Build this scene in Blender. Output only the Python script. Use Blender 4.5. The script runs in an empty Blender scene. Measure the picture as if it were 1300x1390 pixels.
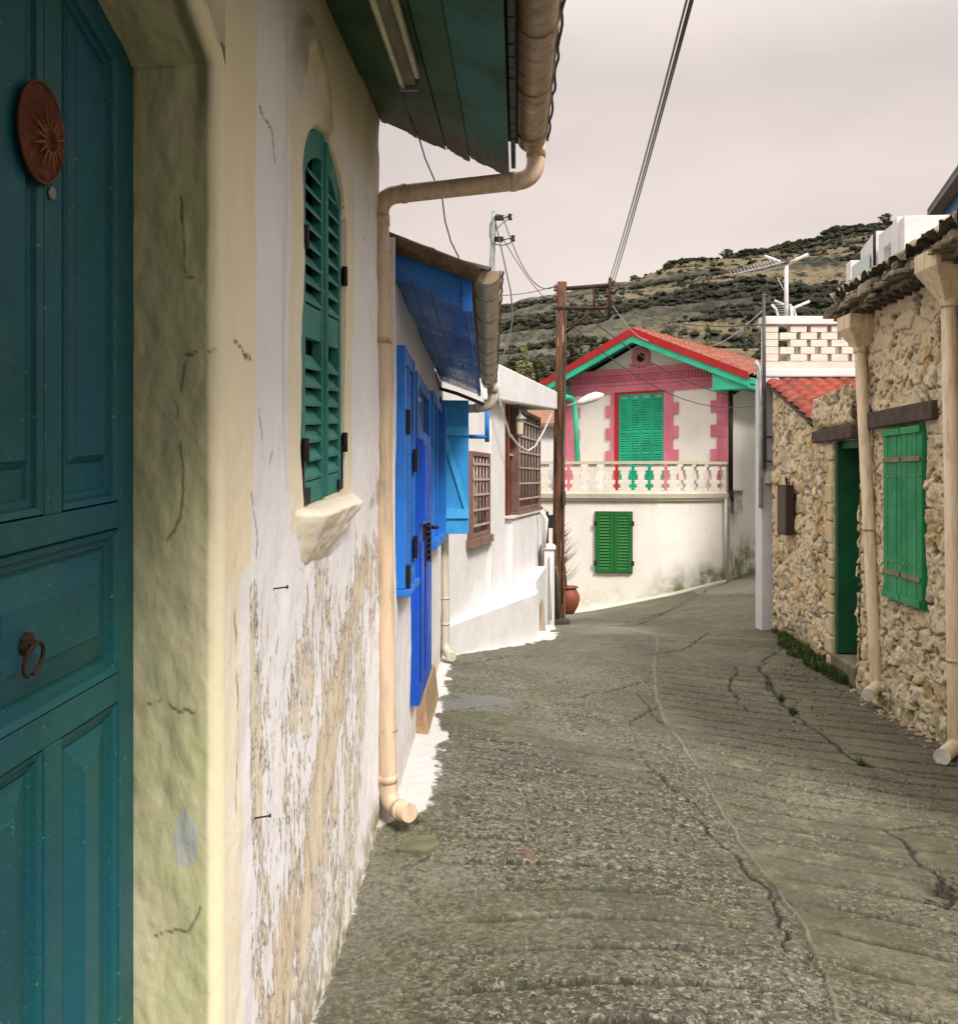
import bpy, math, random
import numpy as np
from mathutils import Vector, Matrix
random.seed(7); rng = np.random.default_rng(11)
scene = bpy.context.scene
COL = scene.collection
F0 = 1300.0
def V(*a): return np.array(a, float)
def P(u, v, Y): return V((u-650)/F0*Y, Y, (650-v)/F0*Y)

# ------------------------------------------------------------------ noise
def _hash(ix, iy, seed):
    n = (ix.astype(np.int64)*374761393 + iy.astype(np.int64)*668265263 + seed*1442695041) & 0xFFFFFFFF
    n = ((n ^ (n >> 13))*1274126177) & 0xFFFFFFFF
    n = n ^ (n >> 16)
    return (n & 0xFFFFFF)/float(0xFFFFFF)
def vnoise(x, y, seed=0):
    x0 = np.floor(x); y0 = np.floor(y); fx = x-x0; fy = y-y0
    fx = fx*fx*(3-2*fx); fy = fy*fy*(3-2*fy)
    a = _hash(x0, y0, seed); b = _hash(x0+1, y0, seed); c = _hash(x0, y0+1, seed); d = _hash(x0+1, y0+1, seed)
    return (a*(1-fx)+b*fx)*(1-fy)+(c*(1-fx)+d*fx)*fy
def fbm(x, y, seed=0, oc=5, g=0.5):
    s = 0; a = 1; t = 0
    for k in range(oc):
        s = s+a*vnoise(x*2**k+13.7*k, y*2**k-7.1*k, seed+k); t += a; a *= g
    return s/t
def sstep(a, b, x):
    t = np.clip((x-a)/(b-a), 0, 1); return t*t*(3-2*t)
def worley(x, y, seed=0, jit=0.9, full=False):
    x0 = np.floor(x); y0 = np.floor(y)
    f1 = np.full(x.shape, 9.0); f2 = np.full(x.shape, 9.0); idn = np.zeros(x.shape); DX = np.zeros(x.shape); DY = np.zeros(x.shape)
    for dx in (-1, 0, 1):
        for dy in (-1, 0, 1):
            cx = x0+dx; cy = y0+dy
            px = cx+.5+jit*(_hash(cx, cy, seed)-.5); py = cy+.5+jit*(_hash(cx, cy, seed+99)-.5)
            d = np.hypot(x-px, y-py); h = _hash(cx, cy, seed+7)
            m = d < f1
            f2 = np.where(m, f1, np.minimum(f2, d)); idn = np.where(m, h, idn); f1 = np.where(m, d, f1); DX = np.where(m, x-px, DX); DY = np.where(m, y-py, DY)
    return (f1, f2, idn, DX, DY) if full else (f1, f2, idn)
def dpoly(x, y, pts):
    best = np.full(x.shape, 1e9)
    for (ax, ay), (bx, by) in zip(pts[:-1], pts[1:]):
        vx, vy = bx-ax, by-ay; L = vx*vx+vy*vy+1e-12
        t = np.clip(((x-ax)*vx+(y-ay)*vy)/L, 0, 1)
        best = np.minimum(best, np.hypot(x-ax-t*vx, y-ay-t*vy))
    return best

# ------------------------------------------------------------------ materials
class NT:
    def __init__(s, name):
        s.m = bpy.data.materials.new(name); s.m.use_nodes = True; s.t = s.m.node_tree
        s.b = s.t.nodes['Principled BSDF']; s.b.inputs['Specular IOR Level'].default_value = .3
        s.co = s.t.nodes.new('ShaderNodeTexCoord').outputs['Object']
    def n(s, ty): return s.t.nodes.new(ty)
    def l(s, a, b): s.t.links.new(a, b)
    def setin(s, sock, v):
        if hasattr(v, 'is_linked') or isinstance(v, bpy.types.NodeSocket): s.l(v, sock)
        elif isinstance(v, (tuple, list)) and len(v) == 3 and sock.type == 'RGBA': sock.default_value = (*v, 1)
        else: sock.default_value = v
    def vec(s, sc=(1, 1, 1), rot=(0, 0, 0)):
        m = s.n('ShaderNodeMapping'); m.inputs['Scale'].default_value = sc; m.inputs['Rotation'].default_value = rot
        s.l(s.co, m.inputs['Vector']); return m.outputs[0]
    def noise(s, scale, detail=6, rough=.55, vec=None, dist=0):
        n = s.n('ShaderNodeTexNoise'); n.inputs['Scale'].default_value = scale; n.inputs['Detail'].default_value = detail
        n.inputs['Roughness'].default_value = rough; n.inputs['Distortion'].default_value = dist
        s.l(vec if vec else s.co, n.inputs['Vector']); return n.outputs['Fac']
    def vor(s, scale, feature='F1', vec=None, out='Distance'):
        n = s.n('ShaderNodeTexVoronoi'); n.feature = feature; n.inputs['Scale'].default_value = scale
        s.l(vec if vec else s.co, n.inputs['Vector']); return n.outputs[out]
    def ramp(s, f, a, b, ca=0., cb=1.):
        r = s.n('ShaderNodeMapRange'); r.interpolation_type = 'SMOOTHSTEP'
        s.setin(r.inputs[0], f)
        for i, v in zip((1, 2, 3, 4), (a, b, ca, cb)): r.inputs[i].default_value = v
        return r.outputs[0]
    def mix(s, f, a, b, mode='MIX'):
        m = s.n('ShaderNodeMix'); m.data_type = 'RGBA'; m.blend_type = mode
        s.setin(m.inputs[0], f); s.setin(m.inputs[6], a); s.setin(m.inputs[7], b); return m.outputs[2]
    def math(s, op, a, b=0., c=None):
        m = s.n('ShaderNodeMath'); m.operation = op; s.setin(m.inputs[0], a); s.setin(m.inputs[1], b)
        if c is not None: s.setin(m.inputs[2], c)
        return m.outputs[0]
    def attr(s, name, out='Fac'):
        a = s.n('ShaderNodeAttribute'); a.attribute_name = name; return a.outputs[out]
    def bump(s, h, strength=.3, dist=.01):
        b = s.n('ShaderNodeBump'); b.inputs['Strength'].default_value = strength; b.inputs['Distance'].default_value = dist
        s.setin(b.inputs['Height'], h)
        if s.b.inputs['Normal'].is_linked: s.l(s.b.inputs['Normal'].links[0].from_socket, b.inputs['Normal'])
        s.l(b.outputs[0], s.b.inputs['Normal'])
    def out(s, col=None, rough=.8, metal=0.):
        if col is not None: s.setin(s.b.inputs['Base Color'], col)
        s.setin(s.b.inputs['Roughness'], rough); s.setin(s.b.inputs['Metallic'], metal); return s.m
def sc(c, k): return tuple(min(1, x*k) for x in c)

def plaster(name, col, dirt=(.3, .26, .17), amt=.35, bs=.35, scale=1., moss=None):
    t = NT(name)
    big = t.noise(1.3*scale, 5, .6); st = t.noise(5*scale, 6, .65, t.vec((2.2, 2.2, .35)))
    c = t.mix(t.ramp(big, .35, .7), col, sc(col, .88))
    c = t.mix(t.math('MULTIPLY', t.ramp(st, .56, .8), amt), c, dirt)
    sp = t.noise(60*scale, 3, .6)
    c = t.mix(t.math('MULTIPLY', t.ramp(sp, .66, .74), .35*amt*2), c, sc(dirt, .5))
    if moss:
        m = t.math('MULTIPLY', t.attr('moss'), t.ramp(t.noise(4, 6, .7), .3, .62))
        c = t.mix(m, c, moss)
    t.bump(t.noise(28*scale, 8, .65), bs, .008); t.bump(t.noise(5*scale, 4, .5), bs*.7, .03)
    return t.out(c, .88)
def paint(name, col, wear=.25, under=(.3, .27, .2), grain=(14, 14, 1.2), rough=.5, bs=.25, chips=.7):
    t = NT(name)
    g = t.noise(9, 6, .6, t.vec(grain)); big = t.noise(2.2, 4, .6)
    c = t.mix(t.ramp(big, .35, .68), col, sc(col, .72))
    c = t.mix(t.math('MULTIPLY', t.ramp(g, .5, .78), .35), c, sc(col, 1.6))
    ch = t.noise(23, 7, .7, t.vec((grain[0]*.12, grain[1]*.12, grain[2]*.45)))
    c = t.mix(t.math('MULTIPLY', t.ramp(ch, chips, chips+.03), wear), c, under)
    c = t.mix(t.math('MULTIPLY', t.ramp(t.noise(4.5, 7, .75, t.vec((1, 1, .5))), .56, .72), .45), c, sc(col, .45))
    c = t.mix(t.math('MULTIPLY', t.ramp(t.noise(75, 4, .7), .655, .68), min(1, wear*1.6)), c, under)
    c = t.mix(t.math('MULTIPLY', t.ramp(t.noise(2.1, 5, .7), .54, .72), .22), c, tuple(min(1, x*1.1+.10) for x in col))
    t.bump(g, bs*1.4, .004); t.bump(t.noise(7, 3), bs*.5, .012)
    return t.out(c, t.ramp(big, .3, .7, rough-.05, rough+.22))
def plain(name, col, rough=.6, metal=0., var=.3, scale=12., bs=.1):
    t = NT(name); f = t.noise(scale, 5, .6)
    c = t.mix(t.ramp(f, .3, .72), sc(col, 1-var), sc(col, 1+var*.4)); t.bump(f, bs, .004)
    return t.out(c, rough, metal)
def pipe_mat(name, col):
    t = NT(name); f = t.noise(6, 6, .65, t.vec((4, 4, .6))); g = t.noise(70, 3, .6)
    c = t.mix(t.ramp(f, .42, .75), col, sc(col, .62)); c = t.mix(t.math('MULTIPLY', t.ramp(g, .64, .72), .5), c, (.12, .08, .04))
    c = t.mix(t.math('MULTIPLY', t.ramp(t.noise(9, 4, .6, t.vec((1, 1, .2))), .66, .7), .6), c, (.6, .57, .5))
    c = t.mix(t.math('MULTIPLY', t.ramp(t.noise(3.1, 8, .75, t.vec((2.5, 2.5, .5))), .50, .68), .45), c, sc((.42, .29, .17), .8))
    t.bump(f, .15, .004); t.bump(t.noise(30, 4), .12, .003); return t.out(c, t.ramp(f, .4, .7, .38, .62))

def attr_set(me, name, arr):
    a = me.attributes.new(name, 'FLOAT', 'POINT'); a.data.foreach_set('value', np.asarray(arr, np.float32).ravel())

# ------------------------------------------------------------------ mesh building
ORG = {}
def finish(o, parent, label=None, cat=None, group=None, kind=None, loc=None):
    COL.objects.link(o)
    if parent is not None:
        o.parent = parent; ORG[o.name] = ORG[parent.name]
    else:
        o.location = loc if loc is not None else (0, 0, 0); ORG[o.name] = V(*o.location)
    tag(o, label, cat, group, kind); return o
def tag(o, label=None, cat=None, group=None, kind=None):
    if label: o['label'] = label
    if cat: o['category'] = cat
    if group: o['group'] = group
    if kind: o['kind'] = kind
def thing(name, label, cat, loc, group=None):
    o = bpy.data.objects.new(name, None); o.empty_display_size = .2; COL.objects.link(o)
    o.location = tuple(float(x) for x in loc); ORG[o.name] = V(*loc); tag(o, label, cat, group); return o
class Frame:
    """local (s along, n outward, h up) -> world"""
    def __init__(s, o, ex, en, ez=(0, 0, 1)):
        s.o = V(*o); s.M = np.array([ex, en, ez], float).T; s.Mi = np.linalg.inv(s.M)
    def w(s, p): return s.o + s.M @ np.asarray(p, float)
    def wa(s, A): return s.o + A @ s.M.T
    def px(s, u, v, n=0.):
        D = V((u-650)/F0, 1, (650-v)/F0); a = s.Mi @ D; b = s.Mi @ s.o
        t = (n + b[1])/a[1]; q = t*a-b; return q[0], q[2]
WORLD = Frame((0, 0, 0), (1, 0, 0), (0, 1, 0))
class MB:
    def __init__(s, fr=WORLD): s.v = []; s.f = []; s.m = []; s.sm = []; s.fr = fr; s.cur = 0
    def add(s, vs, fs, smooth=False, mat=None):
        b = len(s.v); s.v += [tuple(s.fr.w(p)) for p in vs]
        for f in fs: s.f.append([b+i for i in f]); s.m.append(s.cur if mat is None else mat); s.sm.append(smooth)
    def hexa(s, p, mat=None): s.add(p, [(0, 3, 2, 1), (4, 5, 6, 7), (0, 1, 5, 4), (1, 2, 6, 5), (2, 3, 7, 6), (3, 0, 4, 7)], False, mat)
    def box(s, x0, x1, y0, y1, z0, z1, mat=None):
        s.hexa([(x0, y0, z0), (x1, y0, z0), (x1, y1, z0), (x0, y1, z0), (x0, y0, z1), (x1, y0, z1), (x1, y1, z1), (x0, y1, z1)], mat)
    def prism(s, poly, y0, y1, mat=None):     # poly in (s,h), extruded along n
        n = len(poly); s.add([(a, y0, b) for a, b in poly]+[(a, y1, b) for a, b in poly],
            [tuple(range(n)), tuple(range(2*n-1, n-1, -1))]+[(i, n+i, n+(i+1) % n, (i+1) % n) for i in range(n)], False, mat)
    def slab(s, poly, z0, z1, mat=None):      # poly in (x,y), extruded along h; z0/z1 number or list
        n = len(poly); z0 = z0 if hasattr(z0, '__len__') else [z0]*n; z1 = z1 if hasattr(z1, '__len__') else [z1]*n
        s.add([(a, b, z) for (a, b), z in zip(poly, z0)]+[(a, b, z) for (a, b), z in zip(poly, z1)],
            [tuple(range(n-1, -1, -1)), tuple(range(n, 2*n))]+[(i, (i+1) % n, n+(i+1) % n, n+i) for i in range(n)], False, mat)
    def tube(s, pts, r, seg=8, mat=None, cap=True):
        pts = [V(*p) for p in pts]; n = len(pts); rr = r if hasattr(r, '__len__') else [r]*n
        vs = []; up = None
        for i, p in enumerate(pts):
            d = pts[min(i+1, n-1)]-pts[max(i-1, 0)]; d = d/(np.linalg.norm(d)+1e-12)
            if up is None:
                up = V(0, 0, 1) if abs(d[2]) < .9 else V(1, 0, 0)
            a = np.cross(d, up); a /= np.linalg.norm(a)+1e-12; b = np.cross(a, d); up = b
            for k in range(seg):
                t = 2*math.pi*k/seg; vs.append(p+rr[i]*(math.cos(t)*a+math.sin(t)*b))
        fs = [(i*seg+k, i*seg+(k+1) % seg, (i+1)*seg+(k+1) % seg, (i+1)*seg+k) for i in range(n-1) for k in range(seg)]
        s.add(vs, fs, True, mat)
        if cap:
            b = len(s.v)-len(vs)
            s.f.append([b+k for k in range(seg)][::-1]); s.m.append(s.cur if mat is None else mat); s.sm.append(False)
            s.f.append([b+(n-1)*seg+k for k in range(seg)]); s.m.append(s.cur if mat is None else mat); s.sm.append(False)
    def lathe(s, prof, c, seg=24, mat=None):
        vs = []; 
        for r, z in prof:
            for k in range(seg):
                t = 2*math.pi*k/seg; vs.append((c[0]+r*math.cos(t), c[1]+r*math.sin(t), c[2]+z))
        s.add(vs, [(i*seg+k, i*seg+(k+1) % seg, (i+1)*seg+(k+1) % seg, (i+1)*seg+k) for i in range(len(prof)-1) for k in range(seg)], True, mat)
    def build(s, name, mats, parent=None, bevel=0., **kw):
        loc = kw.pop('loc', None)
        org = ORG[parent.name] if parent is not None else (V(*loc) if loc is not None else V(0, 0, 0))
        me = bpy.data.meshes.new(name); me.from_pydata([tuple(np.array(v)-org) for v in s.v], [], s.f)
        for m in (mats if isinstance(mats, (list, tuple)) else [mats]): me.materials.append(m)
        me.polygons.foreach_set('material_index', s.m); me.polygons.foreach_set('use_smooth', s.sm); me.update()
        o = bpy.data.objects.new(name, me)
        if bevel:
            b = o.modifiers.new('Bevel', 'BEVEL'); b.width = bevel; b.segments = 2; b.limit_method = 'ANGLE'; b.angle_limit = math.radians(40)
        return finish(o, parent, loc=loc, **kw)
def gridmesh(name, W, mats, parent=None, attrs=None, keep=None, flip=False, matidx=None, **kw):
    """W: (nr,nc,3) world positions"""
    loc = kw.pop('loc', None)
    org = ORG[parent.name] if parent is not None else (V(*loc) if loc is not None else V(0, 0, 0))
    nr, nc, _ = W.shape; idx = np.arange(nr*nc).reshape(nr, nc)
    q = np.stack([idx[:-1, :-1], idx[:-1, 1:], idx[1:, 1:], idx[1:, :-1]], -1).reshape(-1, 4)
    if flip: q = q[:, ::-1]
    if keep is not None: q = q[keep.ravel()]
    me = bpy.data.meshes.new(name); co = (W.reshape(-1, 3)-org).astype(np.float32)
    me.vertices.add(len(co)); me.vertices.foreach_set('co', co.ravel())
    me.loops.add(q.size); me.loops.foreach_set('vertex_index', q.ravel().astype(np.int32))
    me.polygons.add(len(q)); me.polygons.foreach_set('loop_start', np.arange(0, q.size, 4, dtype=np.int32))
    try: me.polygons.foreach_set('loop_total', np.full(len(q), 4, dtype=np.int32))
    except Exception: pass
    me.polygons.foreach_set('use_smooth', np.ones(len(q), bool))
    me.update(calc_edges=True); me.validate()
    for m in (mats if isinstance(mats, (list, tuple)) else [mats]): me.materials.append(m)
    for k, a in (attrs or {}).items(): attr_set(me, k, a)
    o = bpy.data.objects.new(name, me); return finish(o, parent, loc=loc, **kw)
def arc_path(pts, r=.05, seg=5):
    """polyline with rounded corners"""
    pts = [V(*p) for p in pts]; out = [pts[0]]
    for i in range(1, len(pts)-1):
        a, b, c = pts[i-1], pts[i], pts[i+1]; d1 = (a-b)/np.linalg.norm(a-b); d2 = (c-b)/np.linalg.norm(c-b)
        for k in range(seg+1):
            t = k/seg; p0 = b+d1*r; p1 = b+d2*r
            out.append((1-t)**2*p0+2*t*(1-t)*b+t*t*p1)
    out.append(pts[-1]); return out
def sag(a, b, s, n=14):
    a = V(*a); b = V(*b); return [a+(b-a)*t-V(0, 0, 1)*4*s*t*(1-t) for t in np.linspace(0, 1, n)]
def copy_tree(o, parent=None):
    c = o.copy(); COL.objects.link(c); c.parent = parent
    for ch in list(o.children): copy_tree(ch, c)
    return c
# ------------------------------------------------------------------ camera, world, sun
cam = bpy.data.cameras.new('camera'); co = bpy.data.objects.new('camera', cam); COL.objects.link(co); scene.camera = co
cam.sensor_fit = 'HORIZONTAL'; cam.sensor_width = 36; cam.lens = 36*F0/1300; cam.shift_y = -45/1300.
cam.clip_start = .05; cam.clip_end = 2000; co.location = (0, 0, 0); co.rotation_euler = (math.radians(90), 0, 0)
w = bpy.data.worlds.new('World'); scene.world = w; w.use_nodes = True; nt = w.node_tree
bg = nt.nodes['Background']; sky = nt.nodes.new('ShaderNodeTexSky'); sky.sky_type = 'NISHITA'; sky.sun_disc = False
SEL, SAZ = 46, 150     # sun elevation, direction the light comes from (deg. clockwise from +Y)
sky.sun_elevation = math.radians(SEL); sky.sun_rotation = math.radians(SAZ)
tc = nt.nodes.new('ShaderNodeTexCoord'); mp = nt.nodes.new('ShaderNodeMapping'); mp.inputs['Scale'].default_value = (1, 1, 2.6)
nz = nt.nodes.new('ShaderNodeTexNoise'); nz.inputs['Scale'].default_value = 1.7; nz.inputs['Detail'].default_value = 5; nz.inputs['Roughness'].default_value = .5
nt.links.new(tc.outputs['Generated'], mp.inputs[0]); nt.links.new(mp.outputs[0], nz.inputs['Vector'])
sx = nt.nodes.new('ShaderNodeSeparateXYZ'); nt.links.new(tc.outputs['Generated'], sx.inputs[0])
add = nt.nodes.new('ShaderNodeMath'); add.operation = 'MULTIPLY_ADD'; nt.links.new(nz.outputs['Fac'], add.inputs[0]); add.inputs[1].default_value = .62; nt.links.new(sx.outputs['Z'], add.inputs[2])
cr = nt.nodes.new('ShaderNodeValToRGB'); cr.color_ramp.elements[0].position = .34; cr.color_ramp.elements[0].color = (.84, .74, .68, 1)
cr.color_ramp.elements[1].position = .86; cr.color_ramp.elements[1].color = (.47, .44, .425, 1)
e = cr.color_ramp.elements.new(.50); e.color = (.79, .685, .63, 1)
e = cr.color_ramp.elements.new(.68); e.color = (.63, .545, .505, 1)
nt.links.new(add.outputs[0], cr.inputs[0])
mul = nt.nodes.new('ShaderNodeMix'); mul.data_type = 'RGBA'; mul.inputs[0].default_value = .96
scl = nt.nodes.new('ShaderNodeVectorMath'); scl.operation = 'SCALE'; scl.inputs['Scale'].default_value = 10.0
zb = nt.nodes.new('ShaderNodeMapRange'); zb.interpolation_type = 'SMOOTHSTEP'; nt.links.new(sx.outputs['Z'], zb.inputs[0])
for _i, _v in zip((1, 2, 3, 4), (.36, .78, 8.6, 36.0)): zb.inputs[_i].default_value = _v      # an overcast sky is brightest overhead
nt.links.new(zb.outputs[0], scl.inputs['Scale']); nt.links.new(cr.outputs[0], scl.inputs[0]); nt.links.new(sky.outputs[0], mul.inputs[6]); nt.links.new(scl.outputs[0], mul.inputs[7])
nt.links.new(mul.outputs[2], bg.inputs['Color']); bg.inputs['Strength'].default_value = .1
sun = bpy.data.lights.new('sun', 'SUN'); sun.energy = 3.0; sun.angle = math.radians(13); sun.color = (1, .955, .89)
so = bpy.data.objects.new('sun', sun); COL.objects.link(so)
az = math.radians(SAZ); el = math.radians(SEL)
so.rotation_euler = Vector((-math.sin(az)*math.cos(el), -math.cos(az)*math.cos(el), -math.sin(el))).to_track_quat('-Z', 'Y').to_euler()
scene.view_settings.view_transform = 'Standard'; scene.view_settings.look = 'None'; scene.view_settings.exposure = 0.56; scene.view_settings.gamma = 1

# ------------------------------------------------------------------ ground height
CP = np.array([(-.49, 3.33, -1.665), (-.475, 3.63, -1.645), (-.45, 4.29, -1.54), (-.39, 4.87, -1.54), (-.375, 6.5, -1.575), (-.346, 9, -1.69),
 (.73, 11.8, -1.98), (1.27, 15, -2.28), (2., 20, -2.8), (3.54, 20, -2.5), (5.5, 21.5, -2.15), (7, 24, -2.09), (3.45, 7, -1.94), (3.56, 8.57, -1.98),
 (3.84, 12.1, -1.97), (3.85, 12.7, -1.98), (0, 3.2, -1.61), (1.75, 3.5, -1.74), (2.4, 13.2, -2.05), (1.5, 8, -1.86), (1.2, 5, -1.76), (0, 1, -1.58), (1.8, 1, -1.66),
 (-.6, 1.2, -1.6), (5.5, 17, -1.95), (8, 19, -1.85), (2.5, 16.5, -2.3), (-2, 13, -2.0), (-2, 20, -2.9), (7, 10, -1.9), (5, 3, -1.85), (-3, 3, -1.6), (9, 27, -2.2)])
def _tps(r): return np.where(r > 1e-9, r*r*np.log(r+1e-12), 0)
_d = _tps(np.hypot(CP[:, None, 0]-CP[None, :, 0], CP[:, None, 1]-CP[None, :, 1])) + np.eye(len(CP))*.02
_Q = np.c_[np.ones(len(CP)), CP[:, 0], CP[:, 1]]
_S = np.linalg.solve(np.block([[_d, _Q], [_Q.T, np.zeros((3, 3))]]), np.r_[CP[:, 2], 0, 0, 0])
def gz(x, y):
    x = np.asarray(x, float); y = np.asarray(y, float); z = _S[-3]+_S[-2]*x+_S[-1]*y
    for k, (a, b, _) in enumerate(CP): z = z+_S[k]*_tps(np.hypot(x-a, y-b))
    return z
def gpx(u, v):
    Y = 1300*1.8/(v-650.)
    for _ in range(25): Y = .5*Y+.5*(gz((u-650)/F0*Y, Y)*-1300/(v-650.))
    return ((u-650)/F0*Y, float(Y))
def G(x, y): return float(gz(x, y))

# walls' plan lines
CL = -.62; KL = .04; SH = .066
FL = Frame((CL, 0, 0), (KL, 1, SH), (.9992, -.04, 0))
FB = Frame((-.45, 0, 0), (.0115, 1, -.012), (1, -.0115, 0))
FW = Frame((-2.15, 0, 0), (.2, 1, 0), (.9806, -.1961, 0))
FS = Frame((2.96, 0, 0), (.07, 1, 0), (-.9976, .0698, 0))
FP = Frame((5.335, 20.4, 0), (-.8, .6, 0), (-.6, -.8, 0))
FPs = Frame((5.335, 20.4, 0), (.6, .8, 0), (.8, -.6, 0))

# ------------------------------------------------------------------ street
def street():
    Y = [1.0]
    while Y[-1] < 2.6: Y.append(Y[-1]+.03)
    while Y[-1] < 27: Y.append(Y[-1]*(1.0026 if Y[-1] < 12 else 1.006))
    Y = np.array(Y); T = np.linspace(0, 1, 600)
    xl = np.interp(Y, [1, 3, 4.3, 9, 11, 13, 15, 18, 27], [-.9, -.7, -.6, -.55, -.3, .1, .4, .3, .3]); xr = np.interp(Y, [1, 5, 12, 13, 15, 27], [3.2, 3.8, 4.2, 4.6, 7, 11])
    X = xl[:, None]+(xr-xl)[:, None]*T[None]; YY = np.repeat(Y[:, None], len(T), 1)
    z = gz(X, YY)
    wx = X+.05*(fbm(X*5, YY*5, 3)-.5)*2+.015*(fbm(X*30, YY*30, 5, 3)-.5)*2; wy = YY+.05*(fbm(X*5, YY*5, 8)-.5)*2+.015*(fbm(X*30, YY*30, 9, 3)-.5)*2
    def line(px): return [gpx(u, v) for u, v in px]
    seam = line([(880, 853), (893, 870), (888, 905), (890, 945), (905, 985), (930, 1020), (955, 1055), (968, 1085), (990, 1120), (1015, 1160), (1040, 1190), (1065, 1225), (1090, 1255), (1105, 1290), (1122, 1335), (1140, 1400)])
    seam2 = line([(893, 862), (960, 866), (1060, 869)]); seam3 = line([(893, 862), (858, 855), (775, 851)])
    sx_ = np.array([p[0] for p in seam]); sy_ = np.array([p[1] for p in seam]); o = np.argsort(sy_)
    side = X-np.interp(YY, sy_[o], sx_[o])                       # >0 right of the seam
    ds = dpoly(wx*.35+X*.65, wy*.35+YY*.65, seam); d2 = np.minimum(dpoly(wx, wy, seam2), dpoly(wx, wy, seam3)); 
    pers = np.clip(YY/5, .7, 3)
    cr = np.full(X.shape, 9.)
    for k, c in enumerate([[(1030, 905), (1065, 960), (1130, 1010), (1165, 1035), (1250, 1055), (1300, 1060)], [(1300, 1120), (1205, 1126), (1222, 1140), (1240, 1165), (1290, 1215), (1300, 1230)],
              [(520, 966), (600, 967), (690, 955), (790, 958), (860, 975), (895, 985)], [(700, 935), (790, 945), (880, 925)], [(780, 970), (850, 985), (890, 960)], [(1050, 1215), (1120, 1245), (1190, 1240), (1300, 1235)],
              [(1000, 905), (990, 930), (1010, 965)], [(905, 985), (880, 960), (862, 940)], [(940, 1110), (985, 1150), (1040, 1210), (1075, 1290)], [(880, 1040), (920, 1080), (960, 1110)],
              [(900, 1060), (800, 1045), (700, 1062)], [(540, 1180), (590, 1160), (585, 1140)], [(1030, 855), (960, 860), (930, 880), (880, 890)], [(780, 840), (850, 846), (935, 820), (1030, 800)],
              [(860, 850), (960, 800), (1030, 775)], [(830, 868), (950, 872), (1050, 880)], [(620, 905), (700, 890), (800, 893), (870, 905)], [(1060, 880), (1030, 905), (1045, 940)]]):
        w_ = 1.0 if k in (0, 1, 8) else 1.8
        cr = np.minimum(cr, dpoly(wx, wy, line(c))*w_)
    gm = fbm(X*1.4, YY*1.4, 21, 4)
    # raked grooves, two fields
    phR = (YY+.33*side+.07*(fbm(X*1.2, YY*1.2, 31, 3)-.5)*2)/.28
    phL = (YY-.03*X+.035*(fbm(X*1.5, YY*1.5, 37, 3)-.5)*2)/.235
    def groove(ph, wd): 
        fr = np.abs(ph-np.round(ph)); return 1-sstep(0, wd, fr)
    fade = sstep(.34, .62, fbm(X*.9, YY*1.1, 41, 3))*.5+.5
    rough_line = sstep(.12, .42, fbm(X*14, YY*20, 44, 3))
    endR = 1-sstep(1.5, 2.1, side+.4*(gm-.5))
    gr = np.where(side > 0, groove(phR, .095)*sstep(.03, .12, side)*endR*(1-sstep(8.5, 10.5, YY))*sstep(2.5, 3.6, YY+side), 0)*(.75+.25*fade)*1.5
    gl = np.where(side < 0, groove(phL, .10)*sstep(.12, .5, X+.35)*(1-sstep(-.35, -.08, side))*(1-sstep(5.6, 6.6, YY+.8*(gm-.5))), 0)*fade
    gv = np.clip(2.3*np.maximum(gr, gl)*rough_line, 0, 1)
    agg = np.where(side < .0, 1., .6)*sstep(.34, .56, gm+.06*np.clip(X, -1, 1))*(1-sstep(9, 12, YY)); agg = np.clip(agg+.35*sstep(3.2, 2.8, YY), 0, 1)
    agg = agg*sstep(0, .5, X+.42); agg = np.where(side < 0, .38+.62*agg, agg)*(1-.5*sstep(9, 13, YY))
    f1, f2, idn = worley(X/.017, YY/.017, 3); pebb = (1-sstep(.1, .5, f1))*(idn > .35)
    crk = 1-sstep(.004, .022*1., cr/pers*1.3)
    sm = 1-sstep(.004, .014, ds/np.clip(pers, .8, 1.6)); smg = 1-sstep(.0, .06, np.abs(ds-.05)); 
    sm2 = 1-sstep(.01, .035, d2/pers*1.2)
    gut = np.where(side < 0, 1-sstep(0, .09, np.abs(ds-.06)), 0)*sstep(.4, .6, fbm(X*6, YY*3, 51, 3))
    z = z+.012*(fbm(X*2.2, YY*2.2, 61, 5)-.5)*2+.004*(fbm(X*18, YY*18, 62, 4)-.5)*2-.024*gv-.016*crk*sstep(.3, .5, fbm(X*4, YY*4, 66, 2))-.010*gut+.012*sm*(YY < 14)+.0035*agg*pebb*(YY < 8)
    slab_ = sstep(.45, .55, fbm(X*1.6, YY*.9, 71, 2)); z = z+.008*slab_*(side < 0)
    # masks
    lx = np.interp(YY, [3.3, 4.2, 4.3, 6.4, 8.8, 9.2, 11.9, 12.2, 14], [-.49, -.45, -.40, -.376, -.35, -.31, .72, .9, 1.3])
    wdt = np.interp(YY, [2.8, 4.25, 4.45, 5.2, 5.9, 6.3, 7, 8.6, 9.2, 12, 12.6], [.015, .02, .17, .24, .23, .15, .13, .12, .07, .2, .05])
    wn = fbm(X*9, YY*5, 81, 5); white = sstep(-.05, .09, lx+wdt*(.35+1.25*wn)-X)*(YY < 12.9)
    wb = np.interp(YY, [18, 19.7, 20, 21.5, 24], [9, 9, 9, 9, 9])
    moss = sstep(.5, .62, fbm(X*1.7, YY*1.7, 91, 5))*.8
    dk = 1-sstep(.0, .16, np.hypot((X-gpx(1282, 1215)[0])*1.0, (YY-gpx(1282, 1215)[1])*.8)*(.6+.9*fbm(X*9, YY*9, 95, 4)))
    rt = sstep(.0, .9, X-np.interp(YY, [2, 6, 9, 12.5], [1.35, 2.3, 2.8, 3.3]))*(YY < 12.7)
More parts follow.
